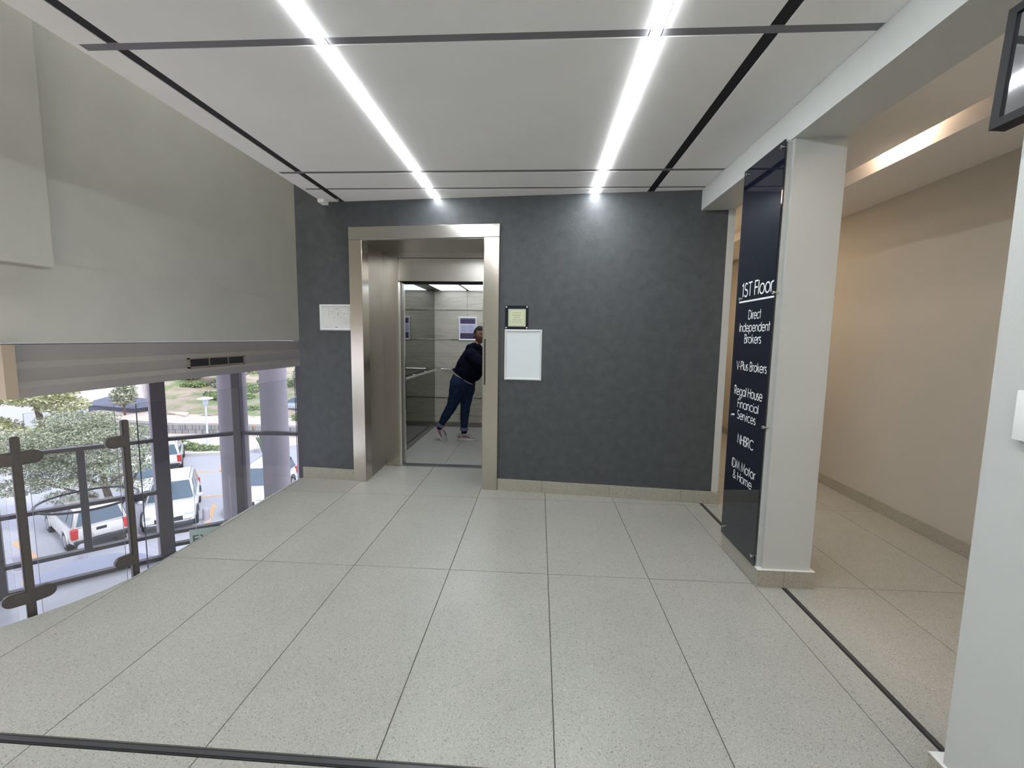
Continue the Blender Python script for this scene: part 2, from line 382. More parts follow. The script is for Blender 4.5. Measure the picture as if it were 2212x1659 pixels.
# ------------------------------------------------------------------ beam, columns, corridor
beam = tag(box('ceiling_beam', (1.296, -2.5, 2.452), (1.556, 3.86, 2.95), m_colm), kind='structure')
def column(name, y0, y1, extra=0):
    bm = bmesh.new(); add_box(bm, (1.281, y0, 0), (1.572+extra, y1, 2.4525))
    bmesh.ops.bevel(bm, geom=[e for e in bm.edges if abs(e.verts[0].co.z-e.verts[1].co.z) > 1 and e.verts[0].co.x < 1.4], offset=.024, segments=6, affect='EDGES')
    bmesh.ops.bevel(bm, geom=[e for e in bm.edges if abs(e.verts[0].co.z-e.verts[1].co.z) > 1 and e.verts[0].co.x > 1.5], offset=.005, segments=2, affect='EDGES')
    c = tag(bmo(name, bm, m_colm, None, True, 50), kind='structure')
    for a, b in (((1.272, y0-.016, 0), (1.42, y0, .1)), ((1.422, y0-.016, 0), (1.588+extra, y0, .1)), ((1.272, y0+.0005, 0), (1.288, y1+.016, .1)), ((1.572+extra, y0+.0005, 0), (1.588+extra, y1+.016, .1)), ((1.289, y1, 0), (1.5715+extra, y1+.016, .1))):
        box('skirting_tile', a, b, m_skirt, c, .001)
    box('skirting_cap', (1.2715, y0-.0165, .1), (1.5885+extra, y1+.0165, .103), m_white, c)
    return c
column('column_middle', 2.49, 2.95)
column('column_near', .2, 1.345, .1)
rw = tag(box('wall_right', (2.85, -2, 0), (2.95, 6.95, 2.9), m_corr), kind='structure')
rb = tag(empty('baseboard_right'), kind='structure')
yy = -1.0
while yy < 6.9:
    y2 = min(yy+1.2, 6.93); box('skirting_tile', (2.834, yy+.001, 0), (2.85, y2-.001, .1), m_skirt, rb, .0015); yy = y2
tag(box('wall_far', (1.3, 6.95, 0), (2.95, 7.05, 2.9), m_corr), kind='structure')
fb = tag(empty('baseboard_far'), kind='structure')
for a, b in ((1.56, 2.2), (2.2, 2.834)): box('skirting_tile', (a+.001, 6.934, 0), (b-.001, 6.95, .1), m_skirt, fb, .0015)
tag(box('wall_corridor_left', (1.44, 3.95, 0), (1.54, 6.95, 2.9), m_corr), kind='structure')
bm = bmesh.new()
add_box(bm, (1.50, -2, 2.622), (2.20, 6.95, 2.66)); add_box(bm, (2.298, -2, 2.575), (2.86, 6.95, 2.90)); add_box(bm, (2.10, -2, 2.88), (2.36, 6.95, 2.92)); add_box(bm, (2.185, -2, 2.66), (2.20, 6.95, 2.90))
cc_ = tag(bmo('ceiling_corridor', bm, m_corrceil), kind='structure')
m_warm = emitter('warm_tube', (1.0, .79, .60), 33)
for y0, y1, lab in ((2.95, 3.25, 'nearest of the short warm tubes hidden in the corridor ceiling slot'), (4.5, 5.0, 'middle one of the short warm tubes hidden in the corridor ceiling slot'), (6.0, 6.5, 'farthest of the short warm tubes hidden in the corridor ceiling slot')):
    t = thing('slot_light', lab, 'ceiling light', (2.212, y0, 2.70), 0, 'corridor slot lights')
    box('batten', (-.011, 0, -.015), (-.004, y1-y0, .02), m_white, t)
    tubeo('tube', [(.003, .01, 0), (.003, y1-y0-.01, 0)], .007, m_warm, t, 8)
# shut the corridor behind the camera and the landing behind
tag(box('wall_rear', (-4.1, -2.6, -3.4), (3.0, -2.5, 5.6), m_wall), kind='structure')
def area(name, loc, size, energy, col, rot=(0, 0, 0), sy=None):
    l = bpy.data.lights.new(name, 'AREA'); l.energy = energy; l.color = col; l.size = size
    if sy: l.shape = 'RECTANGLE'; l.size_y = sy
    o = bpy.data.objects.new(name, l); COL.objects.link(o); o.location = loc; o.rotation_euler = rot; return o
area('corridor_fill', (1.75, 4.9, 2.61), .25, 3.2, (1, .76, .52))  # unseen fill lamps added to warm the corridor, without fittings
area('corridor_fill', (1.9, 1.0, 2.61), .4, 4.0, (1, .80, .62))
area('corridor_fill', (1.95, 6.2, 2.61), .2, 2.4, (1, .76, .52))
area('void_fill', (-3.0, 2.2, 5.55), 1.4, 26, (1, 1, .93), (0, 0, 0), 6.5)  # unseen area lamp added under the closed roof to light the upper wall
area('lower_lobby_light', (-3.0, 1.0, .2), 1.0, 7, (1, .78, .55), (math.radians(120), 0, math.radians(60)))

# ------------------------------------------------------------------ directory sign on the column
sg = thing('directory_sign', 'tall glossy dark navy directory panel with white lettering on the column', 'sign', (1.262, 2.727, .1))
def rel(o, p): return (p[0]-o.location.x, p[1]-o.location.y, p[2]-o.location.z)
bm = bmesh.new(); add_box(bm, rel(sg, (1.262, 2.502, .108)), rel(sg, (1.267, 2.962, 2.452)))
bmo('panel', bm, m_navy, sg)
for (z, ya, yb) in ((2.42, 2.915, 2.522), (1.664, 2.906, 2.506), (.922, 2.908, 2.506), (.162, 2.925, 2.522)):
    for y in (ya, yb):
        x0 = rel(sg, (1.252, y, z)); x1 = rel(sg, (1.288, y, z))
        tubeo('standoff_bolt', [x0, (x0[0]+.010, x0[1], x0[2])], .010, m_chrome, sg, 12)
        tubeo('standoff_bolt', [(x0[0]+.010, x0[1], x0[2]), x1], .005, m_chrome, sg, 8)
def A_(cx, cy, rx, ry, a0, a1, n=16): return [(cx+rx*math.cos(math.radians(a0+(a1-a0)*k/n)), cy+ry*math.sin(math.radians(a0+(a1-a0)*k/n))) for k in range(n+1)]
XH = .70; O_ = lambda cx: A_(cx, .35, .31, .35, 90, 450, 28)
GLY = {
 '1': (.40, [[(.04, .84), (.22, 1), (.22, 0)]]), 'S': (.62, [A_(.29, .745, .21, .255, 35, 265)+A_(.28, .26, .25, .26, 85, -150)]), 'T': (.60, [[(.02, 1), (.58, 1)], [(.30, 1), (.30, 0)]]),
 'F': (.54, [[(.07, 0), (.07, 1), (.50, 1)], [(.07, .54), (.47, .54)]]), 'l': (.20, [[(.08, 0), (.08, 1)]]), 'r': (.36, [[(.07, 0), (.07, .68)], A_(.30, .42, .23, .27, 180, 75, 8)]),
 'o': (.76, [O_(.37)]), 'D': (.82, [[(.07, 0), (.07, 1), (.26, 1)]+A_(.26, .5, .47, .5, 90, -90)+[(.07, 0)]]), 'i': (.20, [[(.08, 0), (.08, .68)], [(.08, .88), (.08, .98)]]),
 'e': (.74, [[(.06, .36), (.67, .36)]+A_(.37, .35, .31, .35, 0, 318, 24)]), 'c': (.66, [A_(.37, .35, .31, .35, 48, 312, 20)]), 't': (.38, [[(.18, 1), (.18, 0)], [(.02, .68), (.34, .68)]]),
 'I': (.22, [[(.09, 0), (.09, 1)]]), 'n': (.64, [[(.07, 0), (.07, .68)], A_(.31, .42, .24, .27, 180, 0, 12)+[(.55, 0)]]), 'd': (.78, [O_(.37), [(.68, 0), (.68, 1)]]),
 'p': (.78, [[(.07, .68), (.07, -.32)], O_(.40)]), 'B': (.60, [[(.07, 0), (.07, 1), (.28, 1)]+A_(.28, .765, .20, .235, 90, -90, 10)+[(.07, .53)], [(.28, .53)]+A_(.28, .265, .26, .265, 90, -90, 10)+[(.07, 0)]]),
 'k': (.54, [[(.07, 0), (.07, 1)], [(.44, .68), (.08, .32)], [(.20, .43), (.50, 0)]]), 's': (.46, [A_(.22, .52, .145, .175, 40, 260, 10)+A_(.21, .18, .17, .175, 80, -145, 10)]),
 'V': (.70, [[(.03, 1), (.34, 0), (.66, 1)]]), '-': (.40, [[(.05, .38), (.34, .38)]]), 'P': (.58, [[(.07, 0), (.07, 1), (.28, 1)]+A_(.28, .73, .23, .27, 90, -90, 12)+[(.07, .46)]]),
 'u': (.64, [[(.07, .68), (.07, .27)]+A_(.31, .27, .24, .27, 180, 360, 12)+[(.55, .68)]]), 'R': (.62, [[(.07, 0), (.07, 1), (.28, 1)]+A_(.28, .73, .23, .27, 90, -90, 12)+[(.07, .46)], [(.27, .46), (.55, 0)]]),
 'g': (.78, [O_(.37), [(.68, .68), (.68, .0)]+A_(.37, .0, .31, .30, 0, -160, 14)]), 'a': (.78, [O_(.37), [(.68, .68), (.68, 0)]]), 'H': (.76, [[(.07, 0), (.07, 1)], [(.66, 0), (.66, 1)], [(.07, .53), (.66, .53)]]),
 'v': (.56, [[(.03, .68), (.27, 0), (.52, .68)]]), 'N': (.80, [[(.07, 0), (.07, 1), (.70, 0), (.70, 1)]]), 'C': (.90, [A_(.52, .5, .46, .5, 45, 315, 24)]), 'M': (.92, [[(.05, 0), (.18, 1), (.45, .12), (.72, 1), (.85, 0)]]),
 'm': (.98, [[(.07, 0), (.07, .68)], A_(.27, .44, .20, .25, 180, 0, 10)+[(.47, 0)], A_(.67, .44, .20, .25, 180, 0, 10)+[(.87, 0)]]), '&': (.74, [[(.70, 0), (.18, .72)]+A_(.31, .80, .155, .19, 205, -30, 12)+[(.16, .42)]+A_(.28, .22, .22, .22, 120, 300, 12)+[(.60, .38)]]),
 ' ': (.34, [])}
def stroke_text(name, text, m_, parent, origin, X, Y, width, cap, wt=.105):
    X = Vector(X); Y = Vector(Y); N = X.cross(Y); O = Vector(origin); tw = sum(GLY[c][0] for c in text); sx = width/tw; x = -width/2
    for c in text:
        adv, strokes = GLY[c]; bm = bmesh.new()
        for si, st in enumerate(strokes):
            P = [Vector((x+px*sx, py*cap)) for px, py in st]; n = len(P); hw = wt*cap/2; L_ = []; R_ = []
            for i in range(n):
                d0 = (P[i]-P[i-1]).normalized() if i else None; d1 = (P[i+1]-P[i]).normalized() if i < n-1 else None
                a = d0 or d1; b = d1 or d0; d = (a+b)
                d = d.normalized() if d.length > 1e-4 else a
                nn = Vector((-d.y, d.x)); k = hw/max(.45, nn.dot(Vector((-a.y, a.x))))
                L_.append(P[i]+nn*k); R_.append(P[i]-nn*k)
            vl = [bm.verts.new(O+X*p.x+Y*p.y+N*(.0005+.0003*si)) for p in L_]; vr = [bm.verts.new(O+X*p.x+Y*p.y+N*(.0005+.0003*si)) for p in R_]
            for i in range(n-1): bm.faces.new((vr[i], vr[i+1], vl[i+1], vl[i]))
        if strokes: bmo(name, bm, m_, parent)
        else: bm.free()
        x += adv*sx
rows = [('1ST Floor', 2.888, 2.512, 1.672, .080), ('Direct', 2.78, 2.625, 1.532, .052), ('Independent', 2.888, 2.515, 1.458, .052), ('Brokers', 2.812, 2.603, 1.388, .052),
        ('V-Plus Brokers', 2.892, 2.516, 1.222, .052), ('Regal House', 2.90, 2.542, 1.062, .055), ('Financial', 2.845, 2.573, .985, .052), ('Services', 2.838, 2.598, .915, .052),
        ('NHBRC', 2.812, 2.603, .763, .056), ('IDM Motor', 2.868, 2.557, .598, .055), ('& Home', 2.842, 2.59, .530, .052)]
for t_, ya, yb, z, cap in rows:
    stroke_text('letter', t_, m_letter, sg, rel(sg, (1.262, (ya+yb)/2, z)), (0, -1, 0), (0, 0, 1), (ya-yb)*1.0, cap)
box('underline', rel(sg, (1.2608, 2.498, 1.637)), rel(sg, (1.2619, 2.915, 1.647)), m_letter, sg)

# black-framed glossy panel high on the near column
tv = thing('wall_screen', 'small black-framed glossy screen high on the near column, mirroring a ceiling light', 'screen', (1.215, 1.325, 1.97))
mt = Matrix.Rotation(math.radians(3), 4, 'Y')
bm = bmesh.new()
for a, b in (((-.022, -.6, 0), (.02, 0, .022)), ((-.022, -.6, .278), (.02, 0, .3)), ((-.022, -.024, .022), (.02, 0, .278)), ((-.022, -.6, .022), (.02, -.576, .278))): add_box(bm, a, b, mt)
bmo('bezel', bm, mat('bezel_black', (.010, .010, .012), .55, spec=.2), tv)
box('glass', (-.016, -.576, .022), (.0, -.024, .278), mat('screen_glass', (.62, .63, .67), .03, metal=1), tv, 0, mt)
box('back_shell', (.0, -.58, .02), (.05, -.02, .28), m_black, tv, 0, mt)
box('bracket', (.05, -.35, .1), (.078, -.25, .2), m_black, tv, 0, mt)
sw = thing('wall_box', 'white plastic switch box on the near column at the right edge', 'switch', (1.284, 1.235, 1.15))
box('cover', (-.022, -.12, 0), (0, 0, .132), m_white, sw, .003, seg=2)
box('rocker', (-.026, -.08, .04), (-.021, -.04, .09), m_white, sw, .002)

# ------------------------------------------------------------------ lift portal
lp = thing('lift_portal', 'brushed stainless steel lift doorway with deep reveal in the charcoal wall', 'lift', (0, 0, 0))
YD = 4.59
def on_wall_(a, z, off=.0): v = MW @ Vector((a, off, z)); return (v.x, v.y, v.z)
def pt(a, off): v = MW @ Vector((a, off, 0)); return v.x, v.y
# front face (in wall frame) and deep reveals running along +y
a0, a1, a2, a3 = .542, .668, 1.808, 1.944
F = .028
wbox('pillar', (a0, -.10, 0), (a1, F, 2.268), m_steel, lp, .002)
wbox('pillar', (a2, -.10, 0), (a3, F, 2.268), m_steel, lp, .002)
wbox('header', (a0, -.10, 2.270), (a3, F+.002, 2.381), m_steel_h, lp, .002)
xL, yL = pt(a1, 0); xR, yR = pt(a2, 0)
bm = bmesh.new(); prism_bm(bm, [(xL-.03, yL-.0), (xL-.0015, yL-.02), (-1.646, YD), (-1.68, YD)], 0, 2.267); bmo('reveal_left', bm, m_steel_d, lp)
bm = bmesh.new(); prism_bm(bm, [(xR+.0015, yR-.02), (xR+.03, yR), (-.46, YD), (-.494, YD)], 0, 2.267); bmo('reveal_right', bm, m_steel_d, lp)
bm = bmesh.new(); prism_bm(bm, [(xL-.02, yL-.01), (xR+.02, yR-.01), (-.46, YD+.05), (-1.68, YD+.05)], 2.262, 2.30); bmo('reveal_soffit', bm, m_steel_d, lp)
for s in (1,):
    box('jamb', (-1.68, YD, 0), (-1.479, YD+.09, 2.262), m_steel, lp, .001)
    box('jamb', (-.589, YD, 0), (-.46, YD+.09, 2.262), m_steel, lp, .001)
box('transom_panel', (-1.478, YD+.018, 1.972), (-.590, YD+.09, 2.205), m_steel_h, lp, .001)
box('transom_strip', (-1.478, YD+.002, 2.208), (-.590, YD+.09, 2.262), m_steel_h, lp)
sill = box('sill', (-1.60, YD, -.02), (-.47, 4.70, .002), m_alu, lp)
for k in range(4): box('sill_groove', (-1.478, YD+.018+.022*k, .0), (-.59, YD+.026+.022*k, .0035), m_strip, sill)
for k, (x, y) in enumerate(((-1.474, 4.625), (-1.464, 4.66), (-1.450, 4.69))): box('door_edge', (x-.008, y, 0), (x+.006, y+.025, 1.965), m_chrome if k != 1 else m_steel_d, lp, .001)
box('door_edge', (-.594, 4.64, 0), (-.586, 4.70, 1.965), m_chrome, lp, .001)
box('door_head', (-1.50, 4.685, 1.955), (-.50, 4.76, 2.3), m_black, lp)
cp = wbox('call_panel', (1.817, F-.004, .975), (1.829, F+.0015, 1.385), m_black, lp)
tubeo('key_switch', [on_wall_(1.902, 1.378, F), on_wall_(1.902, 1.378, F+.006)], .006, m_chrome, lp, 10)
# ------------------------------------------------------------------ lift car
lc = thing('lift_car', 'lift car interior with veined stone back wall and tinted mirror side', 'lift car')
XL, XRR, YF, YK, ZT = -1.61, -.24, 4.70, 6.74, 2.10
box('car_floor_base', (XL-.02, YF, -.06), (XRR+.02, YK, -.008), m_grout, lc)
gx = -1.04
for a, b in ((XL, -1.02), (-1.02, -.43), (-.43, XRR)):
    box('floor_tile', (a+.0015, YF, -.01), (b-.0015, YK, .0), m_floor, lc)
box('side_mirror_wall', (XL-.03, YF, .07), (XL, YK, ZT), m_tint, lc)
for z in (.459, 1.358, 1.809):
    box('trim_strip', (XL+.001, YK-.006, z-.006), (XRR, YK, z+.006), m_chrome if z > .5 else m_steel_d, lc)
box('side_wall', (XRR, YF, 0), (XRR+.03, YK, ZT), m_stone, lc)
for (z0, z1) in ((.07, .459), (.459, .88), (.88, 1.358), (1.358, 1.809), (1.809, ZT)):
    for a, b in ((XL, -1.10), (-1.10, XRR)):
        box('stone_panel', (a+.001, YK, z0+.001), (b-.001, YK+.03, z1-.001), m_stone, lc, .001)
box('shell', (XL-.06, YK+.031, -.06), (XRR+.06, YK+.06, ZT+.06), m_black, lc)
box('shell', (XL-.06, YF, -.06), (XL-.031, YK+.06, ZT+.06), m_black, lc)
box('kick_plate', (XL+.012, YK-.012, .0), (XRR, YK, .07), m_steel_d, lc)
box('kick_plate', (XL, YF+.06, .0), (XL+.012, YK, .07), m_steel_d, lc)
box('car_ceiling', (XL-.03, YF, ZT), (XRR+.03, YK+.03, ZT+.05), m_steel_d, lc)
for a, b in ((-1.50, -1.115), (-1.06, -.675), (-.62, -.28)):
    for c, d in ((4.85, 5.70), (5.80, 6.70)):
        box('light_panel', (a, c, ZT-.004), (b, d, ZT+.004), m_liftlight, lc)
box('front_return', (-.50, YF+.005, 0), (XRR, YF+.04, ZT), m_steel_d, lc)
def rail(p0, p1, off, n=3):
    v = Vector(p1)-Vector(p0)
    tubeo('handrail', [p0, p1], .017, m_chrome, lc, 12)
    for k in range(n):
        q = Vector(p0)+v*((k+.5)/n); tubeo('rail_bracket', [q+Vector((0, 0, -.01)), q+Vector(off)], .007, m_chrome, lc, 8)
rail((XL+.07, YF+.15, .905), (XL+.07, YK-.10, .905), (-.07, 0, -.02))
rail((XL+.12, YK-.06, .905), (XRR-.12, YK-.06, .905), (0, .06, -.02))
rail((XRR-.07, YF+.15, .905), (XRR-.07, YK-.10, .905), (.07, 0, -.02))

# ------------------------------------------------------------------ frames and notices
def snap_frame(name, label, cat, o, X, Y, wd, ht, inner, fm=m_whitef, fw=.022):
    """picture frame with mitred sloping sides; o lower left, X right, Y up, N towards viewer"""
    t = thing(name, label, cat, o)
    X = Vector(X); Y = Vector(Y); N = X.cross(Y)
    q = lambda a, b, c: X*a+Y*b+N*c
    bmf = [((0, 0), (wd, 0), (wd-fw, fw), (fw, fw)), ((wd, 0), (wd, ht), (wd-fw, ht-fw), (wd-fw, fw)), ((wd, ht), (0, ht), (fw, ht-fw), (wd-fw, ht-fw)), ((0, ht), (0, 0), (fw, fw), (fw, ht-fw))]
    for c4 in bmf:
        bm = bmesh.new()
        h1, h2, h3 = .009, .016, .006
        A, B, C_, D = c4
        mid = lambda p, r, f: (p[0]+(r[0]-p[0])*f, p[1]+(r[1]-p[1])*f)
        ringA = [q(*A, 0), q(*A, h1), q(*mid(A, D, .45), h2), q(*mid(A, D, .7), h2*.8), q(*D, h3), q(*D, 0)]
        ringB = [q(*B, 0), q(*B, h1), q(*mid(B, C_, .45), h2), q(*mid(B, C_, .7), h2*.8), q(*C_, h3), q(*C_, 0)]
        va = [bm.verts.new(p) for p in ringA]; vb = [bm.verts.new(p) for p in ringB]
        bm.faces.new(va[::-1]); bm.faces.new(vb)
        for i in range(6): bm.faces.new((va[i], va[(i+1) % 6], vb[(i+1) % 6], vb[i]))
        bmesh.ops.recalc_face_normals(bm, faces=bm.faces[:])
        bmo('frame_side', bm, fm, t)
    bm = bmesh.new(); c4 = ((fw*.8, fw*.8), (wd-fw*.8, fw*.8), (wd-fw*.8, ht-fw*.8), (fw*.8, ht-fw*.8))
    a4 = [bm.verts.new(q(*p, .001)) for p in c4]; b4 = [bm.verts.new(q(*p, .004)) for p in c4]
    bm.faces.new(a4[::-1]); bm.faces.new(b4)
    for i in range(4): bm.faces.new((a4[i], a4[(i+1) % 4], b4[(i+1) % 4], b4[i]))
    bmesh.ops.recalc_face_normals(bm, faces=bm.faces[:])
    bmo('sheet', bm, inner, t)
    return t, q
XW = tuple(UX); ZW = (0, 0, 1)
def on_wall(a, z, off=.0): v = MW @ Vector((a, off, z)); return (v.x, v.y, v.z)
tf, q = snap_frame('blank_frame', 'blank white board in a silver-white snap frame right of the lift', 'frame', on_wall(1.998, 1.024), XW, ZW, .332, .449, m_board)
tp, q = snap_frame('floor_plan', 'framed white evacuation floor plan left of the lift', 'frame', on_wall(.224, 1.444), XW, ZW, .322, .242, m_paper)
mi = mat('plan_ink', (.18, .18, .18), .7)
bm = bmesh.new()
def pl(x0, y0, x1, y1, wdt=.0011):     # plan line in plan units 0..1 of sheet
    W_, H_ = .322, .242
    a = Vector((x0*W_, y0*H_)); b = Vector((x1*W_, y1*H_)); d = (b-a).normalized(); n = Vector((-d.y, d.x))*wdt*.5
    vs = [bm.verts.new(q(p.x, p.y, .0048)) for p in (a-n, b-n, b+n, a+n)]; bm.faces.new(vs)
for a in ((.29,.88,.29,.5),(.29,.72,.43,.72),(.29,.62,.43,.62),(.43,.85,.43,.5),(.43,.85,.66,.85),(.43,.5,.58,.5),(.66,.85,.66,.62),(.5,.8,.5,.6),(.5,.8,.62,.8),(.62,.8,.62,.62),(.5,.62,.62,.62),(.58,.5,.64,.42),(.64,.42,.64,.24),(.64,.24,.92,.24),(.92,.24,.92,.62),(.68,.62,.92,.62),(.68,.32,.68,.5),(.68,.32,.86,.32),(.86,.32,.86,.52),(.68,.5,.86,.52),(.7,.87,.9,.87),(.9,.87,.9,.66),(.7,.66,.9,.66),(.74,.36,.82,.36),(.74,.46,.82,.46),(.74,.36,.74,.46),(.82,.36,.82,.46),(.34,.74,.34,.66),(.38,.74,.4,.66),(.47,.55,.52,.55),(.55,.75,.58,.69),(.18,.14,.26,.14),(.18,.17,.25,.17),(.18,.11,.3,.11),(.14,.17,.15,.17),(.14,.14,.15,.14),(.14,.2,.17,.2)): pl(*a)
for a in ((.535,.83,.565,.83,.007),(.56,.66,.60,.66,.006),(.56,.6,.60,.58,.005),(.65,.52,.68,.52,.005),(.80,.27,.82,.30,.005),(.48,.125,.55,.125,.006)): pl(*a)
bmo('plan_drawing', bm, mi, tp)
# acrylic emergency notice
nt_ = thing('emergency_notice', 'pale green lift emergency notice on a black backing with white studs', 'sign', on_wall(1.998, 1.476))
X = Vector(XW); Y = Vector(ZW); N = X.cross(Y)
Q = lambda a, b, c: X*a+Y*b+N*c
MN = Matrix(((X.x, Y.x, N.x, 0), (X.y, Y.y, N.y, 0), (X.z, Y.z, N.z, 0), (0, 0, 0, 1)))
box('backing', (0, 0, 0), (.208, .206, .006), mat('notice_black', (.01, .012, .02), .08), nt_, .001, MN)
box('card', (.030, .024, .006), (.184, .176, .0075), mat('notice_green', (.62, .68, .47), .5), nt_, 0, MN)
mr_ = mat('notice_red', (.30, .10, .05), .6)
for i, t_ in enumerate(('IN CASE OF', 'EMERGENCY', 'USE THE', 'STAIRS AND', 'NOT THE LIFT')):
    lettering('lettering', t_, mr_, nt_, Q(.106, .138-.0205*i, .0076), X, Y, None, .0098, thick=.0004)
tubeo('border', [Q(*p, .0080) for p in ((.040, .034), (.040, .164), (.044, .168), (.168, .168), (.172, .164), (.172, .034), (.168, .030), (.044, .030))], .0008, mr_, nt_, 4, closed=True)
for a in (.012, .196):
    for b in (.012, .194): sphere('stud', Q(a, b, .008), .0075, m_white, nt_, 10)
# poster in the lift
ps, q = snap_frame('lift_poster', 'silver-framed notice with purple bands on the stone back wall of the lift', 'frame', (-1.236, YK-.0005, 1.345), (1, 0, 0), (0, 0, 1), .285, .36, mat('poster_lilac', (.50, .50, .66), .5), m_chrome if False else m_whitef, .024)
mpu = mat('poster_purple', (.06, .035, .10), .5)
for (z0, z1, mm) in ((.258, .33, mpu), (.03, .115, mpu), (.243, .250, m_white)):
    bm = bmesh.new(); vs = [bm.verts.new(q(*p, .0047)) for p in ((.028, z0), (.257, z0), (.257, z1), (.028, z1))]; bm.faces.new(vs); bmo('print_band', bm, mm, ps)
bm = bmesh.new()
for k in range(9):
    if k != 4:
        for (xa, xb) in ((.045, .13), (.15, .235)):
            z = .225-.011*k; vs = [bm.verts.new(q(*p, .0048)) for p in ((xa, z), (xb-.02*(k % 3 == 1), z), (xb-.02*(k % 3 == 1), z+.004), (xa, z+.004))]; bm.faces.new(vs)
bmo('print_lines', bm, mat('print_grey', (.32, .31, .45), .6), ps)

# ------------------------------------------------------------------ balustrade
bal = thing('glass_balustrade', 'frameless glass balustrade on dark posts along the curved floor edge', 'balustrade')
def post(x, y, ztop, ang):
    mt = Matrix.Translation((x, y, 0)) @ Matrix.Rotation(ang, 4, 'Z')
    bm = bmesh.new(); add_box(bm, (-.017, -.015, -.34), (.017, .015, ztop), mt)
    bmesh.ops.bevel(bm, geom=bm.edges[:], offset=.005, segments=2, affect='EDGES')
    return bmo('post', bm, m_post, bal, True, 40), mt
def clamp(x, y, z, ang, ln, par):
    mt = Matrix.Translation((x, y, z)) @ Matrix.Rotation(ang, 4, 'Z')
    bm = bmesh.new(); P_ = [(0, -.032), (ln-.03, -.032)]+[(ln-.03+.032*math.cos(t), .032*math.sin(t)) for t in [(-PI/2+PI*k/8) for k in range(1, 8)]]+[(ln-.03, .032), (0, .032)]
    lo = [bm.verts.new(mt @ Vector((a, -.016, b))) for a, b in P_]; hi = [bm.verts.new(mt @ Vector((a, .016, b))) for a, b in P_]
    bm.faces.new(lo); bm.faces.new(hi[::-1]); n = len(P_)
    for i in range(n): bm.faces.new((lo[i], hi[i], hi[(i+1) % n], lo[(i+1) % n]))
    bmesh.ops.recalc_face_normals(bm, faces=bm.faces[:])
    bmesh.ops.bevel(bm, geom=[e for e in bm.edges if e.calc_face_angle(0) > 1], offset=.004, segments=2, affect='EDGES')
    return bmo('clamp', bm, m_post, par, True, 40)
P2 = (-2.342, 2.325); P1 = (-2.505, 1.925); P0 = (-2.98, 1.36)
a21 = math.atan2(P1[1]-P2[1], P1[0]-P2[0]); a10 = math.atan2(P0[1]-P1[1], P0[0]-P1[0])
post(*P2, .905, a21+.1); post(*P1, .893, a21-.1); post(*P0, .905, a10)
for z in (.785, .085):
    clamp(P2[0], P2[1], z, a21, .092, bal); clamp(P1[0], P1[1], z, a21+PI, .092, bal)
    clamp(P1[0], P1[1], z, a10, .092, bal); clamp(P0[0], P0[1], z, a10+PI, .092, bal)
def glass_panel(pts, z0, z1, th=.012):
    P_ = [Vector((p[0], p[1], 0)) for p in pts]; n = len(P_)
    bm = bmesh.new(); L_ = []; R_ = []
    for i in range(n):
        d = (P_[min(i+1, n-1)]-P_[max(i-1, 0)]).normalized(); nn = Vector((-d.y, d.x, 0))*th/2
        L_.append((bm.verts.new(P_[i]+nn+Vector((0, 0, z0))), bm.verts.new(P_[i]+nn+Vector((0, 0, z1)))))
        R_.append((bm.verts.new(P_[i]-nn+Vector((0, 0, z0))), bm.verts.new(P_[i]-nn+Vector((0, 0, z1)))))
    for i in range(n-1):
        for Z in (L_, R_):
            f = bm.faces.new((Z[i][0], Z[i+1][0], Z[i+1][1], Z[i][1])); f.material_index = 0
        f = bm.faces.new((L_[i][1], L_[i+1][1], R_[i+1][1], R_[i][1])); f.material_index = 1
        f = bm.faces.new((L_[i][0], L_[i+1][0], R_[i+1][0], R_[i][0])); f.material_index = 1
    for i in (0, n-1):
        f = bm.faces.new((L_[i][0], L_[i][1], R_[i][1], R_[i][0])); f.material_index = 1
    bmesh.ops.recalc_face_normals(bm, faces=bm.faces[:])
    return bmo('glass_panel', bm, [m_glass, m_gedge], bal)
lerp = lambda A, B, t: (A[0]+(B[0]-A[0])*t, A[1]+(B[1]-A[1])*t)
glass_panel([(-2.335, 2.40), (-2.325, 2.9), (-2.325, 3.5), (-2.325, 4.06)], -.30, .985, .008)
glass_panel([lerp(P2, P1, .09), lerp(P2, P1, .91)], -.30, 1.0, .008)
glass_panel([lerp(P1, P0, .06), lerp(P1, P0, .94)], -.30, 1.0, .008)
tag(box('floor_edge_fascia', (-2.33, 3.0, -.34), (-2.31, 4.1, -.01), m_wall), kind='structure')

# ------------------------------------------------------------------ lower lobby and curtain wall
GL = -3.3
poly = [(-11.2, 3.0), (-10.1, 5.6), (-9.38, 6.74), (-7.67, 8.38), (-6.56, 9.16), (-5.15, 9.27), (-3.6, 8.9), (-2.2, 8.2)]
bm = bmesh.new(); prism_bm(bm, [(p[0], p[1]) for p in poly]+[(-1.8, 4.3), (-1.8, -2.4), (-11, -2.4)], GL-.3, GL)
tag(bmo('floor_lower', bm, m_lobby), kind='structure')
win = tag(empty('window_1'), kind='structure')
def wbar(p, q_, z, hh, dd=.06, name='transom'):
    a = Vector((*p, 0)); b = Vector((*q_, 0)); d = (b-a).normalized(); n = Vector((-d.y, d.x, 0))
    mt = Matrix.Translation((a.x, a.y, z)) @ Matrix(((d.x, n.x, 0, 0), (d.y, n.y, 0, 0), (0, 0, 1, 0), (0, 0, 0, 1)))
    L_ = (b-a).length
    return box(name, (.0, -dd, -hh/2), (L_, dd, hh/2), m_frame, win, 0, mt)
ZTW = .92
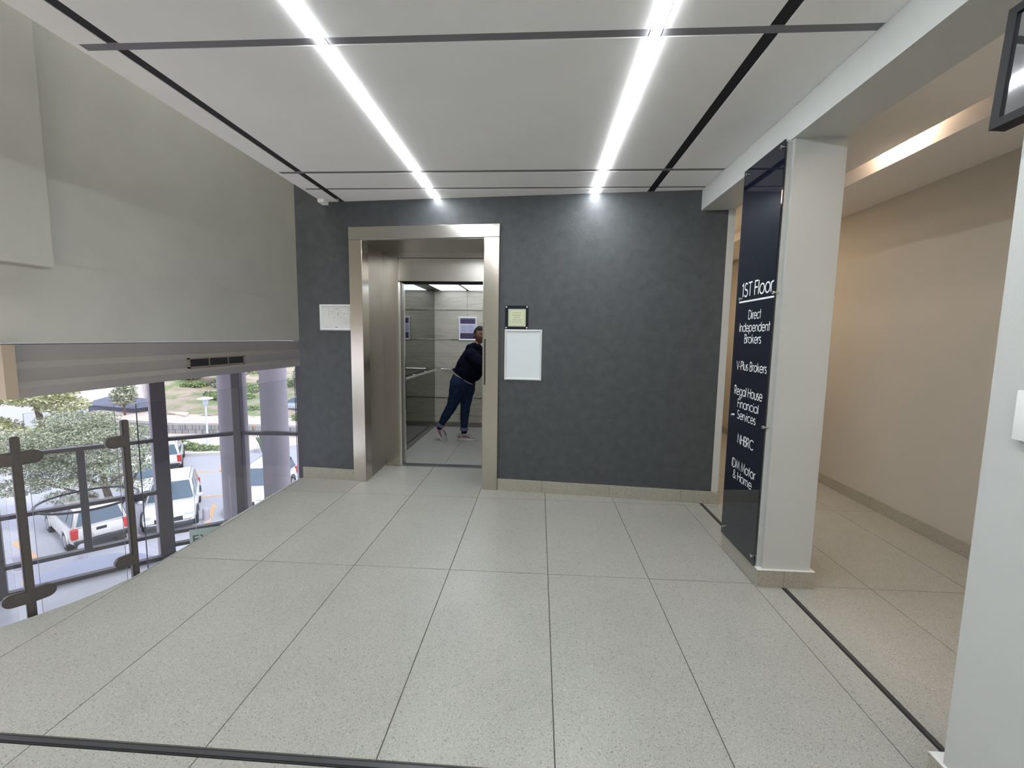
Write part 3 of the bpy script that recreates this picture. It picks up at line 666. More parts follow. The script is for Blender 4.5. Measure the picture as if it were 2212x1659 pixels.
for i, p in enumerate(poly):
    wdt = .12 if i in (2, 3) else .08
    a = Vector((*poly[max(i-1, 0)], 0)); b = Vector((*poly[min(i+1, len(poly)-1)], 0)); ang = math.atan2(b.y-a.y, b.x-a.x)
    mt = Matrix.Translation((p[0], p[1], 0)) @ Matrix.Rotation(ang, 4, 'Z')
    box('mullion', (-wdt, -.11, GL), (wdt, .11, ZTW), m_frame, win, .01, mt)
for i in range(len(poly)-1):
    p, q_ = poly[i], poly[i+1]
    zs = [GL+.05, -2.755, -.771]
    if i <= 2: zs += [-1.853]
    else: zs += [-3.03]
    for z in zs: wbar(p, q_, z, .07)
    bm = bmesh.new(); vs = [bm.verts.new(v) for v in ((p[0], p[1], GL), (q_[0], q_[1], GL), (q_[0], q_[1], ZTW), (p[0], p[1], ZTW))]; bm.faces.new(vs)
    bmo('glass_pane', bm, m_wglass, win)
dc = lerp(poly[2], poly[3], .50)
dd_ = math.atan2(poly[3][1]-poly[2][1], poly[3][0]-poly[2][0])
box('door_stile', (-.055, -.05, -2.755), (.055, .05, -.771), m_frame, win, .005, Matrix.Translation((dc[0], dc[1], 0)) @ Matrix.Rotation(dd_, 4, 'Z'))
ring = [( -8.71+.74*math.cos(t), 7.80+.74*math.sin(t), -1.853) for t in [2*PI*k/48 for k in range(48)]]
tubeo('ring_handle', ring, .022, m_frame, win, 8, closed=True)
# exit sign seen over the floor edge
ex = thing('exit_sign', 'pale green EXIT board hanging in the lower lobby, partly behind the floor edge', 'sign', (-5.90, 6.88, -1.95))
mx_ = Matrix.Rotation(math.radians(28), 4, 'Z')
box('board', (0, -.01, -.36), (.72, .01, 0), mat('exit_board', (.42, .52, .44), .4, emit=.0), ex, .004, mx_)
lettering('lettering', 'EXIT', mat('exit_ink', (.02, .06, .05), .5), ex, mx_ @ Vector((.26, -.0105, -.24)), mx_ @ Vector((1, 0, 0)) , (0, 0, 1), .42, .14)
for x in (.1, .62): tubeo('hanger', [mx_ @ Vector((x, 0, 0)), mx_ @ Vector((x, 0, .9))], .004, m_alu, ex, 6)
# round columns outside the glass
for i, (x, y) in enumerate(((-6.44, 10.3), (-7.28, 10.0), (-8.74, 9.45))):
    bm = bmesh.new(); bmesh.ops.create_cone(bm, cap_ends=True, segments=40, radius1=(.30, .30, .12)[i], radius2=(.30, .30, .12)[i], depth=9.5)
    for v in bm.verts: v.co += Vector((x, y, -2.05))
    tag(bmo('round_column', bm, m_round, None, True, 50), kind='structure')
# canopy over the entrance
bm = bmesh.new(); prism_bm(bm, [(-9.52, 6.85), (-9.72, 7.3), (-9.80, 7.75), (-9.72, 8.2), (-9.5, 8.52), (-9.16, 8.68), (-8.69, 8.74), (-8.2, 8.62), (-7.75, 8.45), (-8.6, 7.6)], -3.60, -3.42); bmesh.ops.recalc_face_normals(bm, faces=bm.faces[:])
tag(bmo('canopy_roof', bm, mat('canopy_paint', (.42, .45, .58), .5)), kind='structure')

# ------------------------------------------------------------------ the person in the lift
def skin(name, verts, edges, radii, m, parent=None, sub=2, root=0):
    me = bpy.data.meshes.new(name); me.from_pydata([Vector(v) for v in verts], edges, [])
    o = bpy.data.objects.new(name, me); COL.objects.link(o)
    md = o.modifiers.new('skin', 'SKIN'); md.use_smooth_shade = True; md.branch_smoothing = .6
    sv = me.skin_vertices[0].data if me.skin_vertices else None
    if sv is None:
        bm = bmesh.new(); bm.from_mesh(me); bm.verts.layers.skin.verify(); bm.to_mesh(me); bm.free(); sv = me.skin_vertices[0].data
    for i, r in enumerate(radii):
        sv[i].radius = r if isinstance(r, (tuple, list)) else (r, r)
        sv[i].use_root = (i == root)
    if sub: s = o.modifiers.new('sub', 'SUBSURF'); s.levels = sub; s.render_levels = sub
    dg = bpy.context.evaluated_depsgraph_get(); dg.update()
    me2 = bpy.data.meshes.new_from_object(o.evaluated_get(dg)); me2.name = name
    bpy.data.objects.remove(o); bpy.data.meshes.remove(me)
    for p in me2.polygons: p.use_smooth = True
    o2 = bpy.data.objects.new(name, me2); COL.objects.link(o2); me2.materials.clear(); me2.materials.append(m)
    if parent: o2.parent = parent
    return o2
m_skin = mat('skin_brown', (.16, .075, .043), .5, noise=.06, nscale=40)
m_hair = mat('hair_black', (.008, .007, .007), .6, spec=.12)
m_hood = mat('hoodie_navy', (.0045, .005, .013), .95, spec=.08, bump=.5, bscale=90)
m_jean = mat('denim_blue', (.012, .024, .055), .9, spec=.15, noise=.3, nscale=22, bump=.5, bscale=140)
m_cuff = mat('denim_cuff', (.10, .14, .21), .85)
m_shirt = mat('tee_pink', (.55, .42, .47), .8)
m_shoe = mat('sneaker_grey', (.32, .31, .31), .6, noise=.12, nscale=60)
m_shoe2 = mat('sneaker_dark_grey', (.14, .14, .17), .6)
m_sole = mat('sneaker_sole', (.66, .63, .60), .6)
m_pink = mat('sneaker_pink', (.75, .16, .26), .5)
m_lace = mat('lace_white', (.70, .72, .75), .7)
m_eyew = mat('eye_white', (.30, .27, .25), .3); m_iris = mat('eye_dark', (.012, .008, .006), .15); m_lip = mat('lips', (.16, .05, .04), .45)

HC = Vector((-.785, 5.845, 1.430))      # head centre
HY = math.radians(-52)                  # face turned between the wall (+x) and the viewer (-y)
MH = Matrix.Translation(HC) @ Matrix.Rotation(HY, 4, 'Z') @ Matrix.Rotation(math.radians(6), 4, 'Y')   # local +x = face forward
# body as one continuous surface: trunk, neck, arms with hands, legs
BV = {'pel': (-1.02, 5.86, .80), 'wai': (-.985, 5.86, .93), 'che': (-.90, 5.86, 1.12), 'upc': (-.862, 5.86, 1.21), 'nek': (-.83, 5.86, 1.285), 'hea': (-.80, 5.852, 1.37),
      'rh': (-1.045, 5.785, .77), 'rk': (-1.155, 5.80, .465), 'ra': (-1.315, 5.825, .20), 'lh': (-.965, 5.935, .75), 'lk': (-.985, 5.90, .445), 'la': (-.998, 5.875, .13),
      'rs': (-.885, 5.71, 1.205), 're': (-.70, 5.67, 1.02), 'rw': (-.475, 5.70, .955), 'rp': (-.40, 5.71, .945),
      'ls': (-.855, 6.01, 1.205), 'le': (-.66, 6.02, 1.04), 'lw': (-.46, 5.98, .965), 'lp': (-.39, 5.97, .95),
      'rf': (-1.335, 5.835, .14), 'lf': (-.99, 5.873, .07)}
BR = {'pel': .13, 'wai': .12, 'che': .125, 'upc': .11, 'nek': .052, 'hea': .05, 'rh': .085, 'rk': .055, 'ra': .034, 'lh': .085, 'lk': .055, 'la': .034,
      'rs': .055, 're': .038, 'rw': .026, 'rp': (.036, .016), 'ls': .055, 'le': .038, 'lw': .026, 'lp': (.036, .016), 'rf': .02, 'lf': .02}
BE = [('pel', 'wai'), ('wai', 'che'), ('che', 'upc'), ('upc', 'nek'), ('nek', 'hea'), ('pel', 'rh'), ('rh', 'rk'), ('rk', 'ra'), ('ra', 'rf'), ('pel', 'lh'), ('lh', 'lk'), ('lk', 'la'), ('la', 'lf'),
      ('upc', 'rs'), ('rs', 're'), ('re', 'rw'), ('rw', 'rp'), ('upc', 'ls'), ('ls', 'le'), ('le', 'lw'), ('lw', 'lp')]
keys = list(BV)
body = skin('person', [BV[k] for k in keys], [(keys.index(a), keys.index(b)) for a, b in BE], [BR[k] for k in keys], m_skin, None, 2)
# head with features, fingers: built as meshes and joined into the body
def head_bm(bm):
    r = bmesh.ops.create_uvsphere(bm, u_segments=36, v_segments=26, radius=1)
    for v in r['verts']:
        x, y, z = v.co
        # skull proportions
        X_, Y_, Z_ = x*.098, y*.076, z*.115
        if z < 0: Y_ *= 1-.30*abs(z)**1.3; X_ *= 1-.12*abs(z)
        if z < -.2 and x < 0: X_ *= .80
        if x > 0:
            X_ -= .010*math.exp(-((z-.12)/.16)**2)*math.exp(-((abs(y)-.36)/.18)**2)     # eye sockets
            X_ += .024*math.exp(-((z+.13)/.14)**2)*math.exp(-(y/.16)**2)*(x > .3)         # nose
            X_ += .010*math.exp(-((z-.05)/.22)**2)*math.exp(-(y/.11)**2)*(x > .3)
            X_ += .009*math.exp(-((z+.46)/.10)**2)*math.exp(-(y/.28)**2)*(x > .3)         # lips
            X_ -= .004*math.exp(-((z+.465)/.025)**2)*math.exp(-(y/.28)**2)*(x > .3)
            X_ += .010*math.exp(-((z+.78)/.16)**2)*math.exp(-(y/.35)**2)                  # chin
            X_ += .006*math.exp(-((z+.12)/.2)**2)*math.exp(-((abs(y)-.62)/.2)**2)         # cheeks
            X_ += .005*math.exp(-((z-.30)/.08)**2)*math.exp(-((abs(y)-.34)/.25)**2)       # brow
        v.co = MH @ Vector((X_, Y_, Z_))
def ear_bm(bm, s):
    r = bmesh.ops.create_uvsphere(bm, u_segments=12, v_segments=8, radius=1)
    for v in r['verts']: v.co = MH @ (Vector((-.008, s*.079, -.006))+Vector((v.co.x*.017, v.co.y*.007, v.co.z*.030)))
bm = bmesh.new(); bm.from_mesh(body.data); head_bm(bm); ear_bm(bm, 1); ear_bm(bm, -1)
def finger(bm, pts, r): tube(bm, pts, r, 8)
for (w_, sgn) in (('rp', -1), ('lp', 1)):
    p = Vector(BV[w_])
    for q0, sc in ((Vector((.0, 0, 0)), (.050, .040, .017)), (Vector((-.038, 0, .003)), (.045, .030, .021))):
        r_ = bmesh.ops.create_uvsphere(bm, u_segments=18, v_segments=12, radius=1)
        for v in r_['verts']: v.co = p+q0+Vector((v.co.x*sc[0], v.co.y*sc[1], v.co.z*sc[2]))
    for k, (dy, ln) in enumerate(((-.027, .062), (-.009, .074), (.009, .070), (.027, .055))):
        b0 = p+Vector((.022, dy, 0)); s = ln/.074
        finger(bm, [b0, b0+Vector((.034*s, 0, .006)), b0+Vector((.060*s, 0, -.012)), b0+Vector((.058*s, 0, -.040*s))], [.0095, .009, .008, .0065])
    b0 = p+Vector((-.020, sgn*-.022, -.004)); finger(bm, [b0, b0+Vector((.018, -sgn*.016, -.016)), b0+Vector((.040, -sgn*.010, -.032)), b0+Vector((.054, sgn*.0, -.038))], [.013, .011, .0095, .0075])
bmesh.ops.recalc_face_normals(bm, faces=bm.faces[:])
bm.to_mesh(body.data); bm.free()
for p in body.data.polygons: p.use_smooth = True
tag(body, 'person in navy hoodie and blue jeans leaning sideways inside the lift', 'person')
# eyes, lips, brows
for s in (-1, 1):
    e = sphere('eye', (0, 0, 0), .0112, m_eyew, body, 14); e.data.transform(MH @ Matrix.Translation((.0765, s*.029, .013)))
    i = sphere('iris', (0, 0, 0), .0066, m_iris, e, 10); i.data.transform(MH @ Matrix.Translation((.0825, s*.028, .0125)))
    bmx = bmesh.new(); tube(bmx, [MH @ Vector((.083-.006*abs(t), s*(.029+.018*t), .036-.003*t*t)) for t in (-1, -.3, .4, 1)], [.001, .003, .003, .001], 6); bmo('eyebrow', bmx, m_hair, body, True)
    bmx = bmesh.new(); tube(bmx, [MH @ Vector((.0895-.006*abs(t), s*(.029+.014*t), .0215-.005*t*t)) for t in (-1, -.3, .4, 1)], [.0008, .002, .002, .0008], 6); bmo('eyelid', bmx, m_iris, body, True)
bmx = bmesh.new()
for zz, rr in ((-.0475, .0042), (-.0575, .0052)): tube(bmx, [MH @ Vector((.0925-.020*t*t, .024*t, zz+.004*abs(t)*(1 if zz < -.05 else -1))) for t in (-1, -.5, 0, .5, 1)], [.001, rr, rr*1.1, rr, .001], 8)
bmo('lips', bmx, m_lip, body, True)
# hair drawn back: cap over the skull with a small bun
bm = bmesh.new(); r = bmesh.ops.create_uvsphere(bm, u_segments=32, v_segments=22, radius=1)
kill = []
for v in r['verts']:
    x, y, z = v.co
    if z < .46 and x > .25 - .35*(z < -.0): kill.append(v)
    elif z < -.45: kill.append(v)
    elif z < .0 and x > -.12: kill.append(v)
    v.co = MH @ Vector((x*.1045-.002, y*.0825, z*.121+.001))
bmesh.ops.delete(bm, geom=kill, context='VERTS')
bmo('hair', bm, m_hair, body, True)
bun = sphere('hair_bun', (0, 0, 0), .034, m_hair, body, 14); bun.data.transform(MH @ Matrix.Translation((-.118, 0, .0)))
# hoodie: torso, hood and sleeves fused into one garment
def fused(name, chains, m_, parent, voxel=.011, smooth=6):
    bm = bmesh.new()
    for pts_, rs in chains:
        P = [Vector(p) for p in pts_]
        fine = []; fr = []
        for i in range(len(P)-1):
            for k in range(4):
                t = k/4; t2 = t*t*(3-2*t); fine.append(P[i].lerp(P[i+1], t)); fr.append(rs[i]+(rs[i+1]-rs[i])*t2)
        fine.append(P[-1]); fr.append(rs[-1]); tube(bm, fine, fr, 24)
        for e in (0, -1):
            r_ = bmesh.ops.create_uvsphere(bm, u_segments=20, v_segments=12, radius=fr[e]*.98, matrix=Matrix.Translation(fine[e]) @ Matrix.Diagonal((1, 1, 1, 1)))
    bmesh.ops.recalc_face_normals(bm, faces=bm.faces[:])
    me = bpy.data.meshes.new(name); bm.to_mesh(me); bm.free(); o = bpy.data.objects.new(name, me); COL.objects.link(o)
    a = o.modifiers.new('r', 'REMESH'); a.mode = 'VOXEL'; a.voxel_size = voxel
    b = o.modifiers.new('s', 'SMOOTH'); b.factor = .5; b.iterations = smooth
    dg = bpy.context.evaluated_depsgraph_get(); dg.update(); me2 = bpy.data.meshes.new_from_object(o.evaluated_get(dg)); bpy.data.objects.remove(o)
    for p in me2.polygons: p.use_smooth = True
    me2.materials.clear(); me2.materials.append(m_); o2 = bpy.data.objects.new(name, me2); COL.objects.link(o2); o2.parent = parent; return o2
hood = fused('hoodie', [
    ([(-1.000, 5.86, .893), (-.985, 5.86, .925), (-.945, 5.86, .98), (-.905, 5.86, 1.06), (-.875, 5.86, 1.14), (-.850, 5.86, 1.205)], [.138, .152, .170, .165, .150, .122]),
    ([(-.885, 5.75, 1.175), (-.86, 5.86, 1.205), (-.865, 5.975, 1.175)], [.085, .10, .085]),
    ([(-.882, 5.735, 1.17), (-.80, 5.685, 1.095), (-.71, 5.668, 1.025), (-.60, 5.68, .985), (-.49, 5.70, .958)], [.088, .084, .072, .058, .040]),
    ([(-.862, 5.985, 1.17), (-.77, 6.02, 1.10), (-.66, 6.02, 1.04), (-.48, 5.98, .967)], [.088, .080, .066, .042]),
    ([(-.93, 5.86, 1.235), (-.905, 5.79, 1.265), (-.85, 5.765, 1.290), (-.80, 5.785, 1.270)], [.055, .052, .045, .030]),
    ([(-.93, 5.86, 1.235), (-.90, 5.935, 1.265), (-.84, 5.95, 1.290), (-.79, 5.92, 1.270)], [.055, .052, .045, .030]),
    ([(-.985, 5.86, .90), (-.965, 5.80, .935), (-.90, 5.80, 1.02)], [.10, .12, .12]), ([(-.985, 5.86, .90), (-.965, 5.92, .935), (-.90, 5.92, 1.02)], [.10, .12, .12]),
    ([(-.86, 5.86, .90), (-.80, 5.86, 1.0)], [.10, .11])], m_hood, body)
tx = bpy.data.textures.new('folds', 'CLOUDS'); tx.noise_scale = .075
md = hood.modifiers.new('folds', 'DISPLACE'); md.texture = tx; md.strength = .020; md.mid_level = .5; md.texture_coords = 'LOCAL'
# tee hem and hoodie hem following the waist
ax = Vector((.55, 0, .835)).normalized(); hc = Vector((-1.022, 5.86, .855)); u = ax.cross(Vector((0, 1, 0))).normalized(); v2 = Vector((0, 1, 0))
for nm, dz, rr, rad, mm in (('hoodie_hem', .030, .016, .150, m_hood), ('tee_hem', .010, .009, .150, m_shirt)):
    ptsr = [hc+ax*dz+u*math.cos(t)*rad*1.06+v2*math.sin(t)*rad*.96 for t in [2*PI*k/40 for k in range(40)]]
    tubeo(nm, ptsr, rr, mm, body, 10, closed=True)
bm = bmesh.new(); lo = []; hi = []
for k in range(40):
    t = 2*PI*k/40; lo.append(bm.verts.new(hc+ax*-.004+u*math.cos(t)*.148*1.06+v2*math.sin(t)*.148*.96)); hi.append(bm.verts.new(hc+ax*.03+u*math.cos(t)*.145*1.06+v2*math.sin(t)*.145*.96))
for k in range(40): bm.faces.new((lo[k], lo[(k+1) % 40], hi[(k+1) % 40], hi[k]))
bmo('tee', bm, m_shirt, body, True)
# jeans
jeans = fused('jeans', [
    ([(-1.00, 5.86, .88), (-1.025, 5.86, .81), (-1.035, 5.86, .76)], [.135, .150, .138]),
    ([(-1.05, 5.80, .79), (-1.075, 5.795, .70), (-1.115, 5.795, .57), (-1.157, 5.80, .468), (-1.23, 5.81, .345), (-1.302, 5.823, .222)], [.128, .112, .088, .070, .062, .044]),
    ([(-.975, 5.915, .77), (-.965, 5.91, .69), (-.975, 5.905, .58), (-.985, 5.895, .447), (-.995, 5.885, .30), (-.998, 5.876, .165)], [.125, .108, .085, .067, .059, .046])], m_jean, body, .010, 5)
md = jeans.modifiers.new('folds', 'DISPLACE'); md.texture = tx; md.strength = .009; md.mid_level = .5; md.texture_coords = 'LOCAL'
def ring_band(name, p, q_, r0, r1, m_):
    bm = bmesh.new(); tube(bm, [p, Vector(p).lerp(Vector(q_), .5), q_], [r0, (r0+r1)/2+.002, r1], 18); bmesh.ops.recalc_face_normals(bm, faces=bm.faces[:]); bmo(name, bm, m_, body, True, 60)
ring_band('cuff', (-1.300, 5.823, .226), (-1.322, 5.826, .190), .050, .053, m_cuff)
ring_band('cuff', (-.998, 5.876, .170), (-.999, 5.875, .130), .052, .055, m_cuff)
ring_band('sock', (-1.31, 5.825, .205), (-1.325, 5.828, .15), .036, .038, m_hair)
ring_band('sock', (-.998, 5.875, .15), (-.997, 5.874, .09), .036, .038, m_hair)
def sneaker(mtx):
    """toe towards +x, heel at x=0, length .265, sole bottom at z=0"""
    root = empty('sneaker'); root.parent = body
    L = .262
    st = [(0, .030, .075), (.02, .038, .092), (.06, .041, .098), (.10, .042, .090), (.14, .045, .070), (.18, .048, .056), (.22, .046, .048), (.25, .036, .040), (.262, .015, .030)]
    bm = bmesh.new(); rings = []
    for x, hw, zt in st:
        rg = []
        for k in range(12):
            t = 2*PI*k/12; yy = math.cos(t)*hw; zz = .022+(zt-.022)*(.5+.5*math.sin(t))
            if math.sin(t) > .3 and x < .13: yy *= .78
            rg.append(bm.verts.new(mtx @ Vector((x, yy, zz))))
        rings.append(rg)
    for i in range(len(rings)-1):
        for k in range(12): bm.faces.new((rings[i][k], rings[i+1][k], rings[i+1][(k+1) % 12], rings[i][(k+1) % 12]))
    bm.faces.new(rings[0]); bm.faces.new(rings[-1][::-1]); bmesh.ops.recalc_face_normals(bm, faces=bm.faces[:])
    bmo('upper', bm, m_shoe, root, True)
    bm = bmesh.new(); out = []
    for k in range(28):
        t = 2*PI*k/28; x = .131+.139*math.cos(t); y = (.049 if math.cos(t) > 0 else .041)*math.sin(t)*(1-.12*math.cos(2*t)); out.append((x, y))
    n = len(out); prev = None
    for z, sc in ((0, .97), (.012, 1.02), (.030, 1.0), (.034, .93)):
        rg = [bm.verts.new(mtx @ Vector((.131+(x-.131)*sc, y*sc, z))) for x, y in out]
        if prev:
            for k in range(n): bm.faces.new((prev[k], prev[(k+1) % n], rg[(k+1) % n], rg[k]))
        else: bm.faces.new(rg[::-1])
        prev = rg
    bm.faces.new(prev); bmo('sole', bm, m_sole, root, True, 50)
    for s in (-1, 1):
        bm = bmesh.new()
        vs = [bm.verts.new(mtx @ Vector((x, s*(y), z))) for x, y, z in ((.05, .0445, .040), (.165, .0495, .036), (.185, .0485, .048), (.13, .047, .070), (.085, .043, .072))]
        bm.faces.new(vs); bm.normal_update(); bmesh.ops.solidify(bm, geom=bm.faces[:], thickness=.003); bmo('side_panel', bm, m_shoe2, root)
        bm = bmesh.new(); tube(bm, [mtx @ Vector(p) for p in ((.0, s*.034, .075), (.045, s*.044, .050), (.10, s*.049, .040), (.15, s*.051, .040))], [.004, .005, .004, .003], 6); bmo('accent', bm, m_pink, root, True)
    bm = bmesh.new()
    for k in range(5):
        x = .095+.022*k; z = .100-.0108*k
        tube(bm, [mtx @ Vector((x-.006, -.032, z-.016)), mtx @ Vector((x, -.012, z+.001)), mtx @ Vector((x, .012, z+.001)), mtx @ Vector((x-.006, .032, z-.016))], .0036, 6)
    bmo('laces', bm, m_lace, root, True)
    bm = bmesh.new(); tube(bm, [mtx @ Vector(p) for p in ((.078, 0, .095), (.070, 0, .118), (.062, 0, .128))], [(.016), .017, .010], 8); bmo('tongue', bm, m_pink, root, True)
sneaker(Matrix.Translation((-1.078, 5.873, .002)) @ Matrix.Rotation(math.radians(-6), 4, 'Z'))
sneaker(Matrix.Translation((-1.392, 5.875, .150)) @ Matrix.Rotation(math.radians(-30), 4, 'Z') @ Matrix.Rotation(math.radians(46), 4, 'Y') @ Matrix.Translation((0, 0, 0)))
box('chest_print', (-.735, 5.675, 1.10), (-.700, 5.678, 1.125), m_shirt, body)

# ------------------------------------------------------------------ outside
GP = -6.8
def pavers(name, c1, c2, grey):
    m = mat(name, c1, .8); nt = m.node_tree; b = nt.nodes['Principled BSDF']; L = nt.links.new
    g = nt.nodes.new('ShaderNodeNewGeometry'); br = nt.nodes.new('ShaderNodeTexBrick'); br.inputs['Scale'].default_value = 4.5
    br.inputs['Color1'].default_value = (*c1, 1); br.inputs['Color2'].default_value = (*c2, 1); br.inputs['Mortar'].default_value = (*grey, 1); br.inputs['Mortar Size'].default_value = .02
    L(g.outputs['Position'], br.inputs['Vector']); L(br.outputs['Color'], b.inputs['Base Color']); return m
m_pave = pavers('brick_paving', (.48, .49, .54), (.43, .44, .50), (.33, .33, .38))
m_line = mat('orange_line', (.66, .42, .24), .7, noise=.1, nscale=3)
m_sand = mat('sand_path', (.62, .53, .47), .9, noise=.08, nscale=.8)
m_grass = mat('grass', (.16, .25, .09), .95, noise=.45, nscale=1.6)
m_soil = mat('soil_slope', (.36, .28, .23), .95, noise=.3, nscale=.55)
_r = [n for n in m_soil.node_tree.nodes if n.type == 'VALTORGB'][0].color_ramp.elements
_r[0].color = (.42, .34, .28, 1); _r[1].color = (.20, .26, .12, 1); _r[0].position = .42; _r[1].position = .60
m_stonew = pavers('stone_wall_blocks', (.38, .37, .37), (.28, .27, .28), (.16, .16, .17))
m_kerb = mat('kerb_concrete', (.62, .60, .58), .8)
m_bark = mat('bark', (.16, .12, .10), .9, noise=.3, nscale=9)
def leafm(name, a, b_):
    m = mat(name, a, .7); nt = m.node_tree; p = nt.nodes['Principled BSDF']
    g = nt.nodes.new('ShaderNodeNewGeometry'); r = nt.nodes.new('ShaderNodeValToRGB'); r.color_ramp.elements[0].color = (*a, 1); r.color_ramp.elements[1].color = (*b_, 1)
    nt.links.new(g.outputs['Random Per Island'], r.inputs['Fac']); nt.links.new(r.outputs['Color'], p.inputs['Base Color']); return m
m_leaf = leafm('tree_leaves', (.15, .18, .11), (.58, .60, .44))
m_leaf2 = leafm('shrub_leaves', (.14, .24, .08), (.40, .48, .22))
m_leaf3 = leafm('pale_leaves', (.30, .34, .16), (.62, .60, .36))
tag(box('ground', (-120, -20, GP-.4), (60, 150, GP), m_pave), kind='structure')
def slab(name, pts, z0, z1, m_, label=None):
    bm = bmesh.new(); prism_bm(bm, pts, z0, z1); bmesh.ops.recalc_face_normals(bm, faces=bm.faces[:])
    return tag(bmo(name, bm, m_), kind='structure')
# the walk along the canal, the canal wall, the far bank
slab('promenade', [(-60, 50), (-32, 34), (-26.6, 29.4), (-23.8, 27.6), (-20.6, 28.5), (-17.2, 31.2), (-10, 34), (-10, 40), (-60, 60)], GP, GP+.12, m_sand)
bm = bmesh.new()
# stone wall of the canal: rows of blocks
wallp = [(-41, 36.6), (-34.4, 33.9), (-29.6, 33.2), (-24.6, 33.7), (-18.5, 33.4), (-12, 33.2)]
sw_ = tag(empty('canal_wall'), kind='structure')
for i in range(len(wallp)-1):
    a = Vector((*wallp[i], 0)); b = Vector((*wallp[i+1], 0)); d = b-a; L_ = d.length; d.normalize(); n = Vector((-d.y, d.x, 0))
    mt = Matrix.Translation((a.x, a.y, GP)) @ Matrix(((d.x, n.x, 0, 0), (d.y, n.y, 0, 0), (0, 0, 1, 0), (0, 0, 0, 1)))
    k = 0; row = 0
    for row in range(2):
        x = -.6*row
        while x < L_:
            w_ = random.uniform(1.2, 1.9); x1 = min(x+w_, L_)
            if x1-max(x, 0) > .15: box('stone_block', (max(x, 0)+.02, random.uniform(-.05, .03), row*.40+.05), (x1-.02, .5, row*.40+.43), m_stonew, sw_, 0, mt)
            x += w_
slab('far_path', [(-41, 37.2), (-34.3, 34.45), (-29.5, 33.75), (-24.6, 34.25), (-18.5, 33.95), (-12, 33.75), (-12, 38.5), (-24.6, 38.6), (-29.8, 37.6), (-35, 38.6), (-41.5, 40.0)], GP, GP+.86, m_sand)
# rising bank as terrain
def bank_z(x, y):
    t = max(0, y-37.6); return GP+.80+3.6*(1-math.exp(-t/13))*(1+.22*math.sin(x*.4+y*.1))
bm = bmesh.new(); NX, NY = 44, 34; grid = []
for j in range(NY):
    row = []
    for i in range(NX):
        y = 37.2+60*(j/(NY-1))**1.4; x = -.935*y-.5+(.935*y-6)*i/(NX-1)
        row.append(bm.verts.new((x, y, bank_z(x, y)+.12*random.random()-(1.2 if i == 0 else 0))))
    grid.append(row)
for j in range(NY-1):
    for i in range(NX-1): bm.faces.new((grid[j][i], grid[j][i+1], grid[j+1][i+1], grid[j+1][i]))
bank = tag(bmo('bank', bm, m_soil, None, True), kind='structure')
# parking bay lines
for i, (a, b) in enumerate((((-14.05, 17.36), (-15.45, 19.6)), ((-15.0, 21.2), (-18.6, 19.8)), ((-20.45, 23.6), (-23.8, 27.4)), ((-18.85, 24.6), (-21.1, 27.8)), ((-18.8, 24.6), (-21.05, 24.15)), ((-17.55, 13.9), (-20.2, 15.2)), ((-16.1, 12.2), (-17.6, 13.6)))):
    a = Vector((*a, 0)); b = Vector((*b, 0)); d = (b-a).normalized(); n = Vector((-d.y, d.x, 0))*.09
    bm = bmesh.new(); prism_bm(bm, [tuple((a-n).xy), tuple((b-n).xy), tuple((b+n).xy), tuple((a+n).xy)], GP, GP+.012); bmesh.ops.recalc_face_normals(bm, faces=bm.faces[:])
    tag(bmo('trim_%d' % (i+1), bm, m_line), kind='structure')
slab('kerb', [(-26.2, 28.6), (-23.9, 27.3), (-20.7, 28.2), (-17.4, 30.8), (-17.7, 31.0), (-20.8, 28.6), (-23.8, 27.75), (-26.3, 29.0)], GP, GP+.18, m_kerb)
# foliage makers
def leaves(name, blobs, n, size, m_, parent, seed, flat=.5):
    rnd = random.Random(seed); vs = []; fs = []
    tot = sum(b[1][0]*b[1][1]*b[1][2] for b in blobs)
    for (c, r) in blobs:
        k = int(n*r[0]*r[1]*r[2]/tot)
        for _ in range(k):
            while True:
                d = Vector((rnd.gauss(0, 1), rnd.gauss(0, 1), rnd.gauss(0, 1)))
                if d.length > .01: break
            d.normalize(); q_ = rnd.uniform(.55, 1.05)
            p = Vector((c[0]+d.x*r[0]*q_, c[1]+d.y*r[1]*q_, c[2]+d.z*r[2]*q_))
            a = Vector((rnd.gauss(0, 1), rnd.gauss(0, 1), rnd.gauss(0, flat))).normalized(); b = a.cross(Vector((rnd.gauss(0, 1), rnd.gauss(0, 1), rnd.gauss(0, 1)))).normalized()
            s = size*rnd.uniform(.6, 1.3); i0 = len(vs)
            vs += [p-a*s, p+b*s*.45, p+a*s, p-b*s*.45]; fs.append((i0, i0+1, i0+2, i0+3))
    me = bpy.data.meshes.new(name); me.from_pydata(vs, [], fs); o = ob(name, me, m_, parent); return o
def tree(label, base, trunk, blobs, n, size, m_, seed, group=None, name='tree'):
    t = thing(name, label, 'tree' if name == 'tree' else 'shrub', base, 0, group)
    b0 = Vector(base)
    for pts_, rr in trunk:
        bm = bmesh.new(); tube(bm, [Vector(p)-b0 for p in pts_], rr, 8); bmesh.ops.recalc_face_normals(bm, faces=bm.faces[:]); bmo('trunk' if rr[0] > .08 else 'branch', bm, m_bark, t, True)
    o = leaves('foliage', [((c[0]-b0.x, c[1]-b0.y, c[2]-b0.z), r) for c, r in blobs], n, size, m_, t, seed); o['kind'] = 'stuff'
    return t
